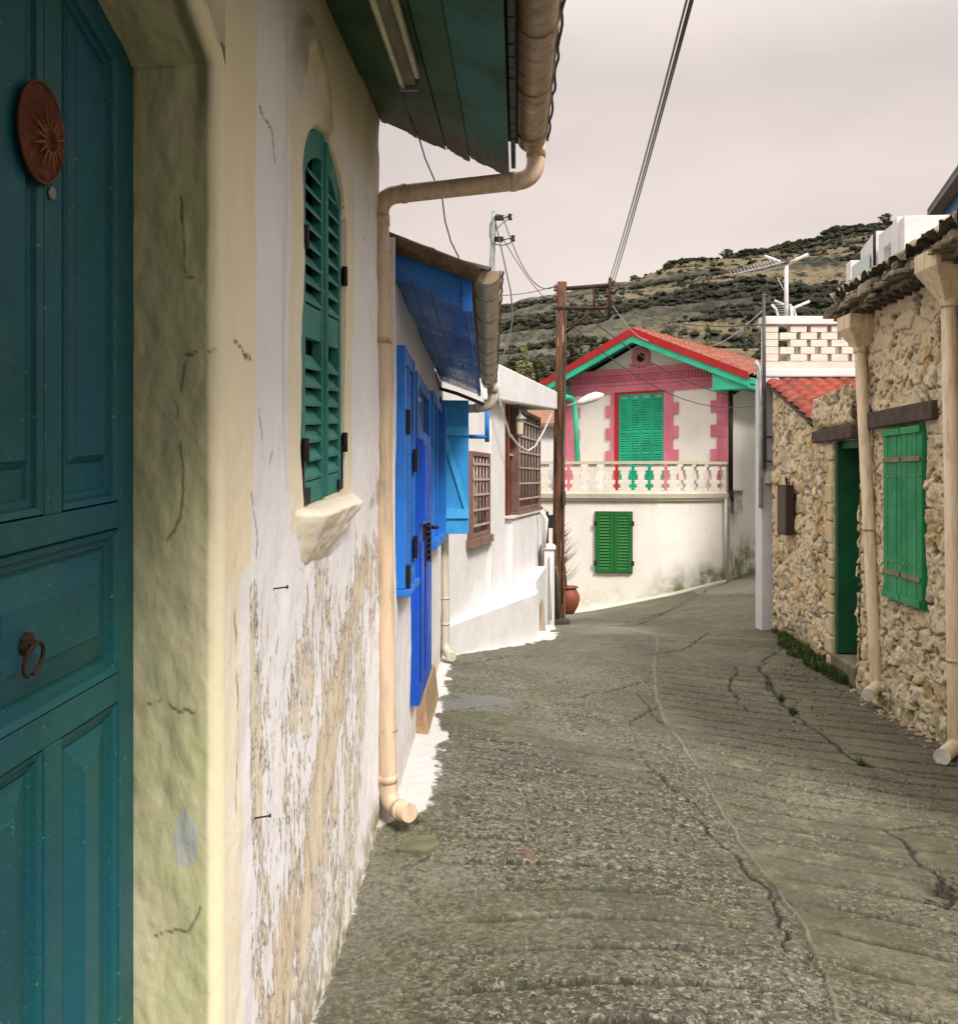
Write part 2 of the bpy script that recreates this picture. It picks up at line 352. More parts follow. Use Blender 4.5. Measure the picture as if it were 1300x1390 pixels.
    pc = gpx(985, 795); patch = (np.hypot((X-gpx(1000, 797)[0])/.75, (YY-gpx(1000, 797)[1])/1.7)+.15*(fbm(X*3, YY*3, 96)-.5) < 1)*1.
    patch2 = ((np.abs(X-gpx(640, 955)[0]) < .30) & (np.abs(YY-gpx(640, 953)[1]) < .32))*sstep(.3, .5, fbm(X*5, YY*5, 97))
    W = np.stack([X, YY, z], -1)
    t = NT('street_concrete')
    n1 = t.noise(.9, 6, .6); n2 = t.noise(5, 8, .7); n3 = t.noise(45, 5, .7)
    c = t.mix(t.ramp(n1, .35, .65), (.095, .089, .056), (.185, .172, .115))
    c = t.mix(t.ramp(n2, .50, .72), c, (.235, .205, .115)); c = t.mix(t.math('MULTIPLY', t.ramp(n2, .52, .28), .7), c, (.09, .085, .055))
    c = t.mix(t.math('MULTIPLY', t.attr('pour'), .6), c, t.mix(t.ramp(n1, .38, .62), (.095, .090, .066), (.20, .19, .15)))
    c = t.mix(t.math('MULTIPLY', t.attr('moss'), t.ramp(t.noise(3, 6, .7), .35, .7)), c, (.075, .082, .028))
    c = t.mix(t.math('MULTIPLY', t.attr('rt'), .6), c, (.060, .046, .028))
    c = t.mix(t.math('MULTIPLY', t.ramp(n3, .42, .62), t.math('MULTIPLY_ADD', t.attr('agg'), .65, .25)), c, (.055, .052, .035))
    vd = t.vor(85, vec=t.vec((1, 1, .2))); sv = t.vec((1, 1, .3))
    ag = t.attr('agg'); sp1 = t.noise(44, 5, .85, sv, .4); sp2 = t.noise(26, 6, .85, sv, .6)
    c = t.mix(t.math('MULTIPLY', t.ramp(sp2, .495, .445), t.math('MULTIPLY_ADD', ag, .72, .16)), c, (.022, .020, .013))
    c = t.mix(t.math('MULTIPLY', t.ramp(sp1, .535, .585), t.math('MULTIPLY_ADD', ag, .72, .14)), c, (.33, .31, .235))
    c = t.mix(t.math('MULTIPLY', t.ramp(t.noise(33, 4, .75, sv, .8), .665, .69), t.math('MULTIPLY_ADD', ag, .6, .2)), c, (.52, .49, .40))
    c = t.mix(t.attr('pt'), c, (.20, .20, .15)); c = t.mix(t.math('MULTIPLY', t.attr('pt2'), .7), c, (.17, .185, .17))
    c = t.mix(t.math('MULTIPLY', t.attr('gv'), .85), c, (.018, .016, .010)); c = t.mix(t.math('MULTIPLY', t.attr('crk'), .9), c, (.012, .012, .007))
    c = t.mix(t.math('MULTIPLY', t.attr('sm'), .55), c, (.27, .245, .17)); c = t.mix(t.math('MULTIPLY', t.attr('dk'), .9), c, (.02, .015, .01))
    c = t.mix(t.ramp(t.math('ADD', t.attr('white'), t.math('MULTIPLY_ADD', t.noise(24, 8, .8), 1.5, -.75)), .40, .72), c, (.62, .59, .57))
    rs = t.math('MULTIPLY', t.attr('redspot'), t.ramp(t.noise(40, 4), .5, .6)); c = t.mix(t.math('MULTIPLY', rs, .45), c, (.30, .09, .06))
    t.bump(sp2, .9, .010); t.bump(sp1, .7, .006)
    m = t.out(c, t.ramp(n1, .35, .65, .62, .85))
    rp = gpx(712, 1160)
    gridmesh('street', W, m, attrs=dict(pour=sstep(.04, -.04, side)*sstep(.30, .55, fbm(X*1.1, YY*.8, 111, 4)+.1*(YY < 6.5)), gv=gv, crk=crk, sm=np.maximum(sm*sstep(.25, .55, fbm(X*5, YY*5, 101)), sm2*.7*(YY < 14)), agg=agg, moss=moss, white=white, dk=dk, rt=rt, pt=patch, pt2=patch2*.8,
        redspot=(np.hypot(X-rp[0], YY-rp[1]) < .07)*1.), kind='structure')
street()

# ------------------------------------------------------------------ hill / terrain
RU = np.array([-900, 300, 560, 680, 720, 780, 860, 920, 1000, 1065, 1130, 1200, 1300, 1500, 2200]); RV = np.array([560, 500, 440, 414, 400, 391, 378, 353, 343, 331, 313, 302, 292, 285, 300])
def hill_z(x, y):
    R = (650-np.interp(650+x/260*F0, RU, RV))/F0*260
    t = np.clip((y-42)/(260-42), 0, 1); base = -3.4+(R+3.4)*(t**1.12)
    und = (fbm(x/45, y/45, 5, 4)-.5)*14*t*(1-t)*3+(fbm(x/14, y/14, 6, 4)-.5)*3.2*sstep(.03, .2, t)
    z = base+und
    st = 3.6; k = np.floor(z/st+1.5*fbm(x/40, y/40, 9, 2)); fr = z/st+1.5*fbm(x/40, y/40, 9, 2)-k
    terr = (k+sstep(.55, .95, fr)-1.5*fbm(x/40, y/40, 9, 2))*st
    z = z+(terr-z)*.75*sstep(.08, .2, t)
    return np.where(y > 262, z-(y-262)*.5, z)
def hill():
    ys = np.concatenate([np.linspace(-60, 24, 8), np.linspace(26, 60, 25), np.geomspace(61, 262, 330), np.linspace(266, 420, 20)]); xs = np.concatenate([np.linspace(-320, -60, 40), np.linspace(-58, 215, 420), np.linspace(220, 420, 40)])
    X, Yy = np.meshgrid(xs, ys); Z = np.where(Yy > 42, hill_z(X, Yy), -3.4)
    t = NT('hillside'); 
    sl = t.noise(.055, 5, .6, t.vec((1, 1, 3.4))); n2 = t.noise(.35, 8, .7, t.vec((1, 1, 2))); n3 = t.noise(1.6, 5, .7)
    c = t.mix(t.ramp(n2, .4, .6), (.022, .022, .016), (.070, .066, .042)); 
    tan = t.mix(t.ramp(n3, .35, .7), (.21, .165, .095), (.115, .095, .052))
    k = t.math('MULTIPLY', t.attr('tan'), t.ramp(n2, .40, .50)); c = t.mix(k, c, tan)
    c = t.mix(t.math('MULTIPLY', t.attr('left'), t.ramp(t.noise(.5, 6, .65), .42, .6)), c, (.115, .11, .08))
    c = t.mix(t.ramp(t.noise(.9, 5, .75), .66, .72), c, (.33, .30, .24))
    t.bump(n3, .8, .8); m = t.out(c, .95)
    tanm = sstep(.49, .58, fbm(X/55+Z/30, Z/5.5, 15, 4))*sstep(15, 45, X+Yy*.02)*sstep(9, 20, Z); left = 1-sstep(15, 50, X)
    gridmesh('hill', np.stack([X, Yy, Z], -1), m, attrs=dict(tan=tanm, left=left), kind='structure')
    # shrubs of the hillside: one mass nobody could count
    t = NT('hill_scrub'); cl = t.attr('tone'); c = t.mix(cl, (.014, .016, .009), (.050, .052, .024)); c = t.mix(t.ramp(t.noise(1.2, 5, .7), .5, .7), c, (.05, .055, .025)); t.bump(t.noise(2.5, 4, .8), 1., .6); m = t.out(c, .95)
    bm_v = [(0, 0, 1), (.9, 0, .45), (.28, .85, .45), (-.72, .53, .45), (-.72, -.53, .45), (.28, -.85, .45), (.72, .53, -.2), (-.28, .85, -.2), (-.9, 0, -.2), (-.28, -.85, -.2), (.72, -.53, -.2)]
    bf = [(0, 1, 2), (0, 2, 3), (0, 3, 4), (0, 4, 5), (0, 5, 1), (1, 6, 2), (2, 6, 7), (2, 7, 3), (3, 7, 8), (3, 8, 4), (4, 8, 9), (4, 9, 5), (5, 9, 10), (5, 10, 1), (1, 10, 6)]
    bv = np.array(bm_v); N = 34000
    ty = 50+212*np.sqrt(rng.random(N)); tu = 640+640*rng.random(N); tx = (tu-650)/F0*ty
    tz = hill_z(tx, ty); dens = fbm(tx/22+tz/14, tz/4.0, 77, 4); tanh_ = (fbm(tx/55+tz/30, tz/5.5, 15, 4) > .50) & (tx > 20)
    ok = ((dens > .47) | ((ty < 120) & (tu < 830))) & ~(tanh_ & (rng.random(N) < .86)); tx, ty, tz = tx[ok], ty[ok], tz[ok]; N = len(tx)
    s_ = (.24+.55*rng.random(N)**2.6)*np.where(ty > 120, 1.15, .75)
    J = bv[None]*(1+.6*(rng.random((N, 11, 1))-.5))+.35*(rng.random((N, 11, 3))-.5); ang = rng.random(N)*6.28; ca, sa = np.cos(ang)[:, None], np.sin(ang)[:, None]
    J = J*s_[:, None, None]*V(1.2, 1.2, .95); VX = np.stack([J[..., 0]*ca-J[..., 1]*sa+tx[:, None], J[..., 0]*sa+J[..., 1]*ca+ty[:, None], J[..., 2]+tz[:, None]+.1], -1)
    vs = [VX.reshape(-1, 3)]; bfa = np.array(bf); fs = (bfa[None]+(np.arange(N)*11)[:, None, None]).reshape(-1, 3).tolist(); tn = [np.repeat(rng.random(N)**1.6*np.where(tx < 30, 1, .55), 11)+.5*(rng.random(N*11)-.5)]
    me = bpy.data.meshes.new('hillside_shrubs'); me.from_pydata(np.concatenate(vs).tolist(), [], fs); me.materials.append(m); attr_set(me, 'tone', np.concatenate(tn))
    o = bpy.data.objects.new('hillside_shrubs', me); finish(o, None, 'low dark olive scrub and bushes scattered over the terraced hillside', 'shrubs', kind='stuff')
hill()

# ------------------------------------------------------------------ trees at the foot of the hill
def tree_mesh(name, kind, seed, parent, mats):
    r = np.random.default_rng(seed); o = ORG[parent.name]; h = 6.
    mb = MB(); mb.tube([o+V(0, 0, -.3), o+V(.05, .02, 1.6), o+V(.0, .1, 3.2), o+V(.05, 0, 4.6)], [.17, .13, .08, .03], 7)
    for k in range(7):
        a = k*2.4; z0 = 1.3+k*.45; mb.tube([o+V(0, 0, z0), o+V(.5*math.cos(a), .5*math.sin(a), z0+.5), o+V(1.05*math.cos(a), 1.05*math.sin(a), z0+.9)], [.06, .035, .012], 5)
    mb.build('trunk', mats[1], parent)
    vs = []; fs = []; tn = []
    clumps = []
    for k in range(46 if kind != 'poplar' else 34):
        t = r.random(); a = r.random()*6.28
        if kind == 'cone': z = .9+5.2*t; R = 1.75*(1-t)**.8+.12; q = R*(.35+.65*r.random())
        elif kind == 'poplar': z = 1+5.4*t; R = .62*math.sin(math.pi*min(1, .12+.88*(1-t)))+.08; q = R*r.random()
        else: z = 1.7+3.6*t; R = 1.9*math.sqrt(max(.05, 1-((z-3.4)/2.2)**2)); q = R*math.sqrt(r.random())
        clumps.append((q*math.cos(a), q*math.sin(a), z, (.32 if kind == 'poplar' else .5)*(.7+.6*r.random()), r.random()))
    for cx, cy, cz, cr_, tone in clumps:
        for k in range(60):
            d = r.normal(size=3); d /= np.linalg.norm(d); p = V(cx, cy, cz)+d*cr_*(.55+.5*r.random())*V(1, 1, .75)
            a = r.normal(size=3); a /= np.linalg.norm(a); b = np.cross(a, d); b /= np.linalg.norm(b)+1e-9; s = .07+.07*r.random()
            n = len(vs); vs += [p-a*s-b*s*.6, p+a*s-b*s*.6, p+a*s*.6+b*s, p-a*s*.8+b*s*.8]; fs.append((n, n+1, n+2, n+3)); tn += [tone]*4
    me = bpy.data.meshes.new('crown'); me.from_pydata([tuple(v) for v in vs], [], fs); me.materials.append(mats[0]); attr_set(me, 'tone', tn)
    finish(bpy.data.objects.new('crown', me), parent)
def leafmat(name, a, b):
    t = NT(name); c = t.mix(t.attr('tone'), a, b); c = t.mix(t.ramp(t.noise(3, 3), .4, .7), c, sc(a, .8)); return t.out(c, .8)
bark = plain('tree_bark', (.12, .09, .06), .9)
LM = {'cone': leafmat('leaf_dark', (.022, .045, .02), (.06, .10, .035)), 'round': leafmat('leaf_olive', (.045, .06, .02), (.13, .13, .05)), 'poplar': leafmat('leaf_pale', (.16, .18, .06), (.30, .27, .13))}
proto = {}
TL = [('cone', 700, 500, 62, 1.0), ('cone', 716, 492, 66, 1.05), ('cone', 688, 478, 78, 1.0), ('round', 735, 505, 56, .8), ('round', 752, 482, 80, 1.0), ('cone', 742, 470, 95, 1.1), ('cone', 790, 470, 90, 1.0),
      ('poplar', 706, 476, 96, 1.15), ('poplar', 711, 476, 97, 1.3), ('poplar', 717, 477, 96, 1.2), ('poplar', 723, 478, 95, 1.05), ('poplar', 744, 470, 100, .9), ('round', 700, 468, 100, 1.0), ('round', 728, 472, 98, .9), ('round', 778, 455, 120, 1.2),
      ('cone', 806, 447, 130, 1.1), ('round', 830, 440, 130, 1.0), ('round', 850, 450, 118, .9), ('cone', 872, 437, 135, 1.0), ('round', 905, 430, 150, 1.1), ('poplar', 960, 440, 140, 1.0), ('poplar', 1012, 430, 150, 1.0),
      ('round', 862, 371, 255, 1.3), ('round', 905, 356, 258, 1.1), ('round', 985, 343, 258, 1.5), ('round', 1070, 326, 258, 1.2), ('round', 1135, 312, 258, 1.3), ('round', 760, 392, 256, 1.2), ('round', 1200, 300, 258, 1.4), ('cone', 690, 515, 52, .8), ('round', 722, 515, 50, .7)]
KN = {'cone': 'conifer_tree', 'round': 'broadleaf_tree', 'poplar': 'poplar_tree'}
TLAB = {'cone': 'dark green conifer on the lower slope behind the village', 'round': 'rounded olive green tree on the hillside', 'poplar': 'slender pale yellow green poplar on the hillside'}
for i, (k, u, vb, Y, s_) in enumerate(TL):
    s_ = s_*(.52 if k == 'poplar' else .62 if i < 22 or i > 28 else 1)
    x = (u-650)/F0*Y; z = float(hill_z(np.array([x]), np.array([Y*1.]))[0])
    if k not in proto:
        r = thing(KN[k], TLAB[k], 'tree', (x, Y, z), 'trees on the hill'); tree_mesh(KN[k], k, 5+i, r, (LM[k], bark)); proto[k] = r
    else:
        r = copy_tree(proto[k]); r.location = (x, Y, z)
    r.scale = (s_, s_, s_*(1+.15*math.sin(i))); r.rotation_euler = (0, 0, i*1.7)
    r['label'] = TLAB[k] + {'cone': ' among the dense trees', 'round': ' below the terraces', 'poplar': ' above the dark conifers'}[k] if i < 15 else TLAB[k]
    if i >= 22 and i < 29:
        r.scale = (.62*s_, .62*s_, .40*s_); r.location = (x, Y-.5, z-.75)
    if i >= 22 and i < 29: r['label'] = 'small rounded tree standing on the skyline of the hill'; r['group'] = 'trees along the skyline'

# ------------------------------------------------------------------ shared materials
M_cream_pipe = pipe_mat('cream_pipe', (.62, .47, .33)); M_grey_pipe = pipe_mat('whitewashed_pipe', (.62, .60, .54))
M_black = plain('black_iron', (.018, .014, .012), .55, .3); M_rust = plain('rusty_iron', (.055, .026, .018), .8, .2)
M_white = plaster('white_limewash', (.68, .66, .655), (.33, .30, .25), .45, .5)
M_white2 = plaster('white_masonry', (.68, .64, .62), (.33, .29, .24), .4, .4)
M_dark = plain('dark_interior', (.012, .012, .012), .9)
M_wire = plain('wire_rubber', (.05, .048, .048), .6); M_wirew = plain('white_wire', (.62, .6, .58), .5)
M_galv = plain('galvanised_steel', (.33, .35, .34), .5, .4)

def louvre(mb, s0, s1, h0, h1, n, th=.035, stile=.055, rail=.07, pitch=.05, mids=(), frame=0, slat=0):
    """louvred leaf: two stiles, rails, tilted slats"""
    mb.box(s0, s0+stile, n-th, n, h0, h1, frame); mb.box(s1-stile, s1, n-th, n, h0, h1, frame)
    rails = [h0, *mids, h1-rail]
    for z in rails: mb.box(s0+stile, s1-stile, n-th+.002, n-.003, z, z+rail, frame)
    for a, b in zip(rails[:-1], rails[1:]):
        z = a+rail+pitch*.3
        while z < b-pitch*.4:
            t = .006; d = th*.42; k = pitch*.42
            mb.hexa([(s0+stile, n-th/2-d, z+k-t), (s1-stile, n-th/2-d, z+k-t), (s1-stile, n-th/2+d, z-k-t), (s0+stile, n-th/2+d, z-k-t),
                     (s0+stile, n-th/2-d, z+k+t), (s1-stile, n-th/2-d, z+k+t), (s1-stile, n-th/2+d, z-k+t), (s0+stile, n-th/2+d, z-k+t)], slat)
            z += pitch
# ------------------------------------------------------------------ the near house with the teal door
def near_house():
    T = thing('peeling_house', 'near house of peeling white and yellow plaster with a teal door and arched teal shutters', 'house', (CL, 4.3, G(-.4, 4.3)))
    def arch_h(q):   # q = distance from the jamb (s=2.0) towards the camera
        return .735+.62*q-.50*q*q
    t = NT('peeling_plaster')
    str1 = t.noise(3.1, 9, .74, t.vec((1.5, 1.5, .75)), .7); str2 = t.noise(15, 6, .75, t.vec((1.5, 1.5, .45)), .8); fine = t.noise(70, 6, .7)
    big = t.noise(1.6, 4, .6)
    white = t.mix(t.ramp(big, .3, .7), (.80, .775, .785), (.72, .695, .70)); yel = t.mix(t.ramp(t.noise(4, 5, .6, t.vec((1, 1, .4))), .35, .7), (.76, .68, .50), (.70, .61, .42))
    c = t.mix(t.ramp(t.math('ADD', t.attr('yellow'), t.math('MULTIPLY_ADD', str2, .5, -.25)), .40, .62), white, yel)
    tanc = t.mix(t.ramp(fine, .35, .65), (.60, .47, .32), (.47, .37, .25)); tanc = t.mix(t.ramp(str1, .4, .6), tanc, (.66, .58, .45))
    pk = t.math('ADD', t.math('MULTIPLY_ADD', str1, .9, -.45), t.math('MULTIPLY_ADD', str2, .75, -.375)); pk = t.math('ADD', pk, t.attr('peel'))
    mask = t.ramp(pk, .49, .52); c = t.mix(mask, c, tanc)
    edge = t.math('MULTIPLY', t.math('MULTIPLY', t.ramp(pk, .455, .49), t.ramp(pk, .535, .50)), .7); 
    c = t.mix(t.math('MULTIPLY', edge, t.ramp(t.noise(26, 4, .7), .5, .6)), c, (.10, .07, .045))
    fl = t.noise(27, 5, .7, t.vec((1.5, 1.5, .22)), 1.2); flk = t.ramp(t.math('ADD', fl, t.math('MULTIPLY_ADD', t.attr('peel'), .30, -.17)), .642, .662)
    c = t.mix(t.math('MULTIPLY', flk, .85), c, (.15, .105, .07))
    c = t.mix(t.math('MULTIPLY', t.attr('stain'), t.ramp(t.noise(3.5, 5, .6, t.vec((1.5, 1.5, .5))), .3, .7, .5, 1)), c, (.20, .16, .09))
    c = t.mix(t.math('MULTIPLY', t.attr('crack'), .9), c, (.06, .045, .03))
    c = t.mix(t.math('MULTIPLY', t.attr('moss'), t.ramp(t.noise(8, 6, .7), .4, .6)), c, (.30, .26, .14))
    t.bump(t.math('MULTIPLY', mask, -1), 1., .010); t.bump(flk, -.9, .004); t.bump(fine, .3, .004); t.bump(str2, .25, .012); t.bump(t.noise(9, 4), .3, .02)
    mw = t.out(c, .85)
    # main wall sheet
    s = np.concatenate([np.arange(2.035, 4.335, .0075), [4.335]]); h = np.arange(-2.05, 1.52, .0075); S, H = np.meshgrid(s, h)
    n = .012*(fbm(S*2.5, H*2.0, 3, 4)-.5)*2+.0035*(fbm(S*14, H*9, 4, 4)-.5)*2
    n = n*sstep(2.035, 2.14, S); mid = 3.11
    ah = .70+.215*np.sqrt(np.clip(1-((S-mid)/.335)**2, 0, 1)); inside = ((np.abs(S-mid) < .335) & (H < ah) & (H > -.272))
    db = np.where(inside, 1, 0.)
    n = np.where(inside, -.055, n)
    near = np.maximum(np.abs(S-mid)-.335, np.maximum(H-ah, -.272-H)); near = np.where(near < 0, 0, near)
    band = (S > 2.56)*(S < 3.75)*(H > -.30); yellow = np.where(S < 2.26+.03*np.sin(H*3)+.05*(fbm(H*2, H*0+2, 5)-.5), 1., 0)*sstep(-1.6, -.35, H+.25*(fbm(S*7, H*3, 9)-.5))
    yellow = np.maximum(yellow, .56*((S > 2.60+.02*np.sin(H*2))*(S < 3.02+.6)*(1-sstep(.10, .55, near))*(H > -.33)))
    yellow = np.maximum(yellow, sstep(.6, 1.1, H)*sstep(2.55, 2.8, S)*.6)
    yellow = np.where((S < 2.26)*(H <= -.35), .35+.2*(S < 2.15), yellow)
    peel = .12+.355*sstep(.05, -.75, H+.5*(fbm(S*2, H*1.2, 31, 3)-.5)); peel = peel+.10*sstep(3.6, 4.2, S)*(H > -.4); peel = np.where(S < 2.22, peel*.45+.08*sstep(-1.1, -1.5, H), peel)
    # diagonal bare streak below the sill
    dd = dpoly(S, H, [(3.9, -.55), (3.3, -.95), (2.75, -1.35), (2.3, -1.7)]); peel = peel+.11*(1-sstep(.03, .26, dd+.06*(fbm(S*6, H*6, 33)-.5)))
    peel = peel-.25*sstep(.5, 1.0, (S-3.6)*1.2-(H+1.0)*.9)*(H < -.7)
    peel = np.where(H > .3, peel*.2, peel)
    hd = dpoly(S, H, [(2.73, 1.0), (2.76, 1.09), (2.85, 1.14), (2.97, 1.12), (3.08, 1.04), (3.12, .95)]); n = n+.022*(1-sstep(.015, .06, hd))
    stain = np.maximum((1-sstep(.0, .13, hd+.05*fbm(S*8, H*8, 12)))*.9, sstep(1.0, 1.42, H+.25*(fbm(S*3, H*2, 14)-.5))*.55*sstep(2.4, 2.9, S)); stain = np.maximum(stain, (1-sstep(.0, .02, near))*(1-inside)*.5)
    stain = np.maximum(stain, (1-sstep(.005, .03, np.abs(S-2.57+.01*np.sin(H*5))))*.22*(H > -.2))
    ck = np.full(S.shape, 9.); wS = S+.03*(fbm(S*9, H*9, 71)-.5)*2; wH = H+.03*(fbm(S*9, H*9, 72)-.5)*2
    for poly in ([(2.3, .75), (2.42, .71), (2.5, .62)], [(2.08, .17), (2.14, .155), (2.24, .13)], [(2.24, -.18), (2.29, -.3), (2.27, -.45)], [(4.0, .95), (4.05, .6), (4.1, .3)], [(3.95, .9), (3.9, .7)], [(2.3, .0), (2.36, -.16), (2.42, -.1)], [(2.1, -.28), (2.12, -.6), (2.1, -.9)]):
        ck = np.minimum(ck, dpoly(wS, wH, poly))
    crack = (1-sstep(.001, .0055, ck))*sstep(.38, .55, fbm(S*13, H*13, 75, 3))
    base = 1-sstep(.0, .25, H+2.05-.1)
    W = FL.wa(np.stack([S, n, H], -1))
    gd = gz(W[..., 0], W[..., 1]); moss = 1-sstep(.0, .28, W[..., 2]-gd)
    att = dict(yellow=yellow, peel=peel, stain=stain, crack=crack, moss=moss)
    gridmesh('wall', W, mw, T, att)
    # strip above the door arch
    q = np.arange(-.035, 1.9, .015); ss = 2.0-q; a = np.linspace(0, 1, 60); Q, A = np.meshgrid(q, a); S2 = 2.0-Q; lo = np.where(Q < 0, arch_h(0)+.02, arch_h(np.clip(Q, 0, 1.24)))+.03; H2 = lo+(1.52-lo)*A
    n2 = .012*(fbm(S2*2.5, H2*2.0, 3, 4)-.5)*2+.0035*(fbm(S2*14, H2*9, 4, 4)-.5)*2
    n2 = n2*sstep(-.035, .09, Q); W2 = FL.wa(np.stack([S2, n2, H2], -1)); z1 = np.ones_like(S2)
    gridmesh('lintel_wall', W2, mw, T, dict(yellow=z1, peel=z1*0, stain=(1-sstep(0, .12, H2-lo))*.35+.15, crack=z1*0, moss=z1*0))
    # jamb and arch soffit, swept
    t = NT('jamb_plaster'); b1 = t.noise(3.2, 6, .62, t.vec((1, 1, .8))); b2 = t.noise(7, 6, .7, t.vec((1, 1, .75))); f = t.noise(48, 5, .7, t.vec((1, 1, .5)))
    c = t.mix(t.ramp(b1, .36, .62), (.47, .47, .25), (.55, .50, .32)); c = t.mix(t.ramp(b2, .50, .74), c, (.41, .45, .25)); c = t.mix(t.ramp(f, .64, .74), c, (.38, .35, .20))
    c = t.mix(t.ramp(t.attr('yellow'), .3, .8), c, (.72, .65, .45)); c = t.mix(t.math('MULTIPLY', t.attr('edge'), .8), c, (.10, .09, .06)); c = t.mix(t.math('MULTIPLY', t.attr('crack'), .85), c, (.08, .07, .035)); c = t.mix(t.attr('patch'), c, (.45, .46, .42))
    t.bump(f, .45, .004); t.bump(b2, .35, .012); mj = t.out(c, .8)
    path = [(2.0, z) for z in np.arange(-2.05, arch_h(0)-.02, .006)]+[(2.0-qq, arch_h(qq)) for qq in np.arange(0.0, 1.24, .006)]
    path = np.array(path); nv = 70
    tt = np.linspace(0, 1, nv)
    off = np.where(tt < .16, .035*(1-tt/.16), 0)**1.0; corner = np.sin(np.clip(tt/.16, 0, 1)*math.pi/2)
    dep = np.where(tt < .16, -.03*(1-np.cos(np.clip(tt/.16, 0, 1)*math.pi/2)), -.03-(tt-.16)/.84*.20)
    off = .035*(1-corner); 
    dirx = np.gradient(path[:, 0]); dirz = np.gradient(path[:, 1]); L = np.hypot(dirx, dirz); nx = dirz/L; nz_ = -dirx/L   # outward from the opening (to +s at the jamb)
    nz_ = np.where(nz_ < 0, 0, nz_); splay = .032*np.clip((tt-.16)/.84, 0, 1)
    Sj = path[:, 0][:, None]+nx[:, None]*(off-0*tt)[None]+splay[None]*np.abs(nx)[:, None]; Hj = path[:, 1][:, None]+nz_[:, None]*off[None]; Nj = np.repeat(dep[None], len(path), 0)
    amp = sstep(.05, .2, tt)[None]*sstep(1.0, .9, tt)[None]; ar = np.arange(len(path))[:, None]*.006+0*tt[None]; br = tt[None]*.23+0*ar
    und = .011*(fbm(ar*3.3, br*8, 41, 4)-.5)*2*amp+.004*(fbm(ar*16, br*30, 42, 4)-.5)*2*amp
    Sj = Sj-und*nx[:, None]; Hj = Hj-und*nz_[:, None]
    ck = np.full(Sj.shape, 9.); wa_ = Hj+.02*(fbm(ar*12, br*20, 43)-.5)*2; wb_ = br+.012*(fbm(ar*10, br*20, 44)-.5)*2
    for poly in ([(.46, .09), (.30, .085)], [(.12, .075), (.0, .1), (-.1, .085), (-.22, .09)], [(-.22, .09), (-.26, .12)], [(-1.02, .05), (-1.08, .075), (-1.1, .15)], [(-.62, .06), (-.60, .13), (-.62, .17)], [(.29, .04), (.29, .09)], [(.14, .02), (.135, .08)]):
        ck = np.minimum(ck, np.abs(dpoly(wa_, wb_, poly)))
    edge = sstep(.965, .99, tt)[None]*sstep(.35, .6, fbm(ar*6, br*0+2, 45))+0*ar; edge = np.maximum(edge, (1-sstep(.02, .10, np.abs(tt[None]-.2)+0*ar))*sstep(.45, .7, Hj)*.8)
    patch = (np.hypot((Hj+.90)/.06, (br-.08)/.026)+.7*(fbm(ar*22, br*22, 47)-.5) < 1)*1.
    gridmesh('jamb', FL.wa(np.stack([Sj, Nj, Hj], -1)), mj, T, dict(yellow=(1-sstep(.10, .2, tt))[None]+0*ar, crack=(1-sstep(.0008, .004, ck))*sstep(.35, .5, fbm(ar*20, br*40, 48, 3)), edge=edge, patch=patch))
    # far gable end, rear and top of the body, with rough stone showing at the corner
    mb = MB(FL); ms = plaster('gable_plaster', (.55, .5, .42), (.3, .25, .18), .5, .6)
    mb.box(2.3, 4.33, -.35, -.07, -2.1, 1.5); mb.box(4.20, 4.33, -3.6, -.355, -2.1, 2.5); mb.box(-2.5, .72, -.35, 0, -2.1, 1.5)
    mb.build('side_wall', ms, T)
    # eave boards
    tg = NT('eave_boards'); g = tg.noise(8, 6, .6, tg.vec((6, .8, 6))); bb = tg.noise(2.4, 5, .6)
    c = tg.mix(tg.ramp(tg.attr('bd'), .2, .8), (.040, .105, .050), (.03, .16, .15)); c = tg.mix(tg.ramp(bb, .42, .68), c, (.020, .055, .038)); c = tg.mix(tg.math('MULTIPLY', tg.attr('rot'), tg.ramp(g, .3, .6)), c, (.045, .035, .025)); tg.bump(g, .35, .004); mt = tg.out(c, .6)
    yy = np.linspace(-1.5, 4.36, 260); bounds = [0.0, .165, .295, .405, .588]
    hin, hout = 1.345, 1.135
    for k in range(4):
        a = np.linspace(bounds[k]+.002, bounds[k+1]-.002, 26); Yb, A = np.meshgrid(yy, a, indexing='ij')
        jag = .02*np.floor(4*fbm(a*26, a*0+k, 51, 3))+[.0, .035, .02, .12][k]*0+np.interp(a, [0, .2, .40, .405, .588], [0, .07, .16, .10, .20])
        Yb = np.where(Yb > 4.2, 4.2+(Yb-4.2)*(1+(jag[None]-.02)/.16), Yb); Hh = hin+(hout-hin)*A/.588-.004*(k % 2)
        rot = sstep(3.9, 4.35, Yb+.3*(fbm(Yb*3, A*8, 52)-.5)); 
        Wt = FL.wa(np.stack([Yb, A-.004, Hh], -1)); Wb = FL.wa(np.stack([Yb, A-.004, Hh+.018], -1))
        gridmesh('eave_board', Wt, mt, T, dict(bd=np.full(Yb.shape, [.25, .1, .35, 1.][k]), rot=rot)); 
        gridmesh('eave_board', Wb, mt, T, dict(bd=np.full(Yb.shape, .3), rot=rot))
    mb = MB(FL); r_ = np.random.default_rng(5)
    for k in range(58): 
        y0 = -1.3+k*.098; mb.box(y0, y0+.085+.008*r_.random(), .592, .612, 1.115+.006*r_.random(), 1.20)
    mb.build('fascia', plain('fascia_green', (.02, .05, .035), .6), T, .002)
    # roof deck and tiles above
    mb = MB(FL); mb.prism([(0, 0)]*0 or [(-1.5, 0), (4.25, 0), (4.25, .02), (-1.5, .02)], 0, 0) if False else None
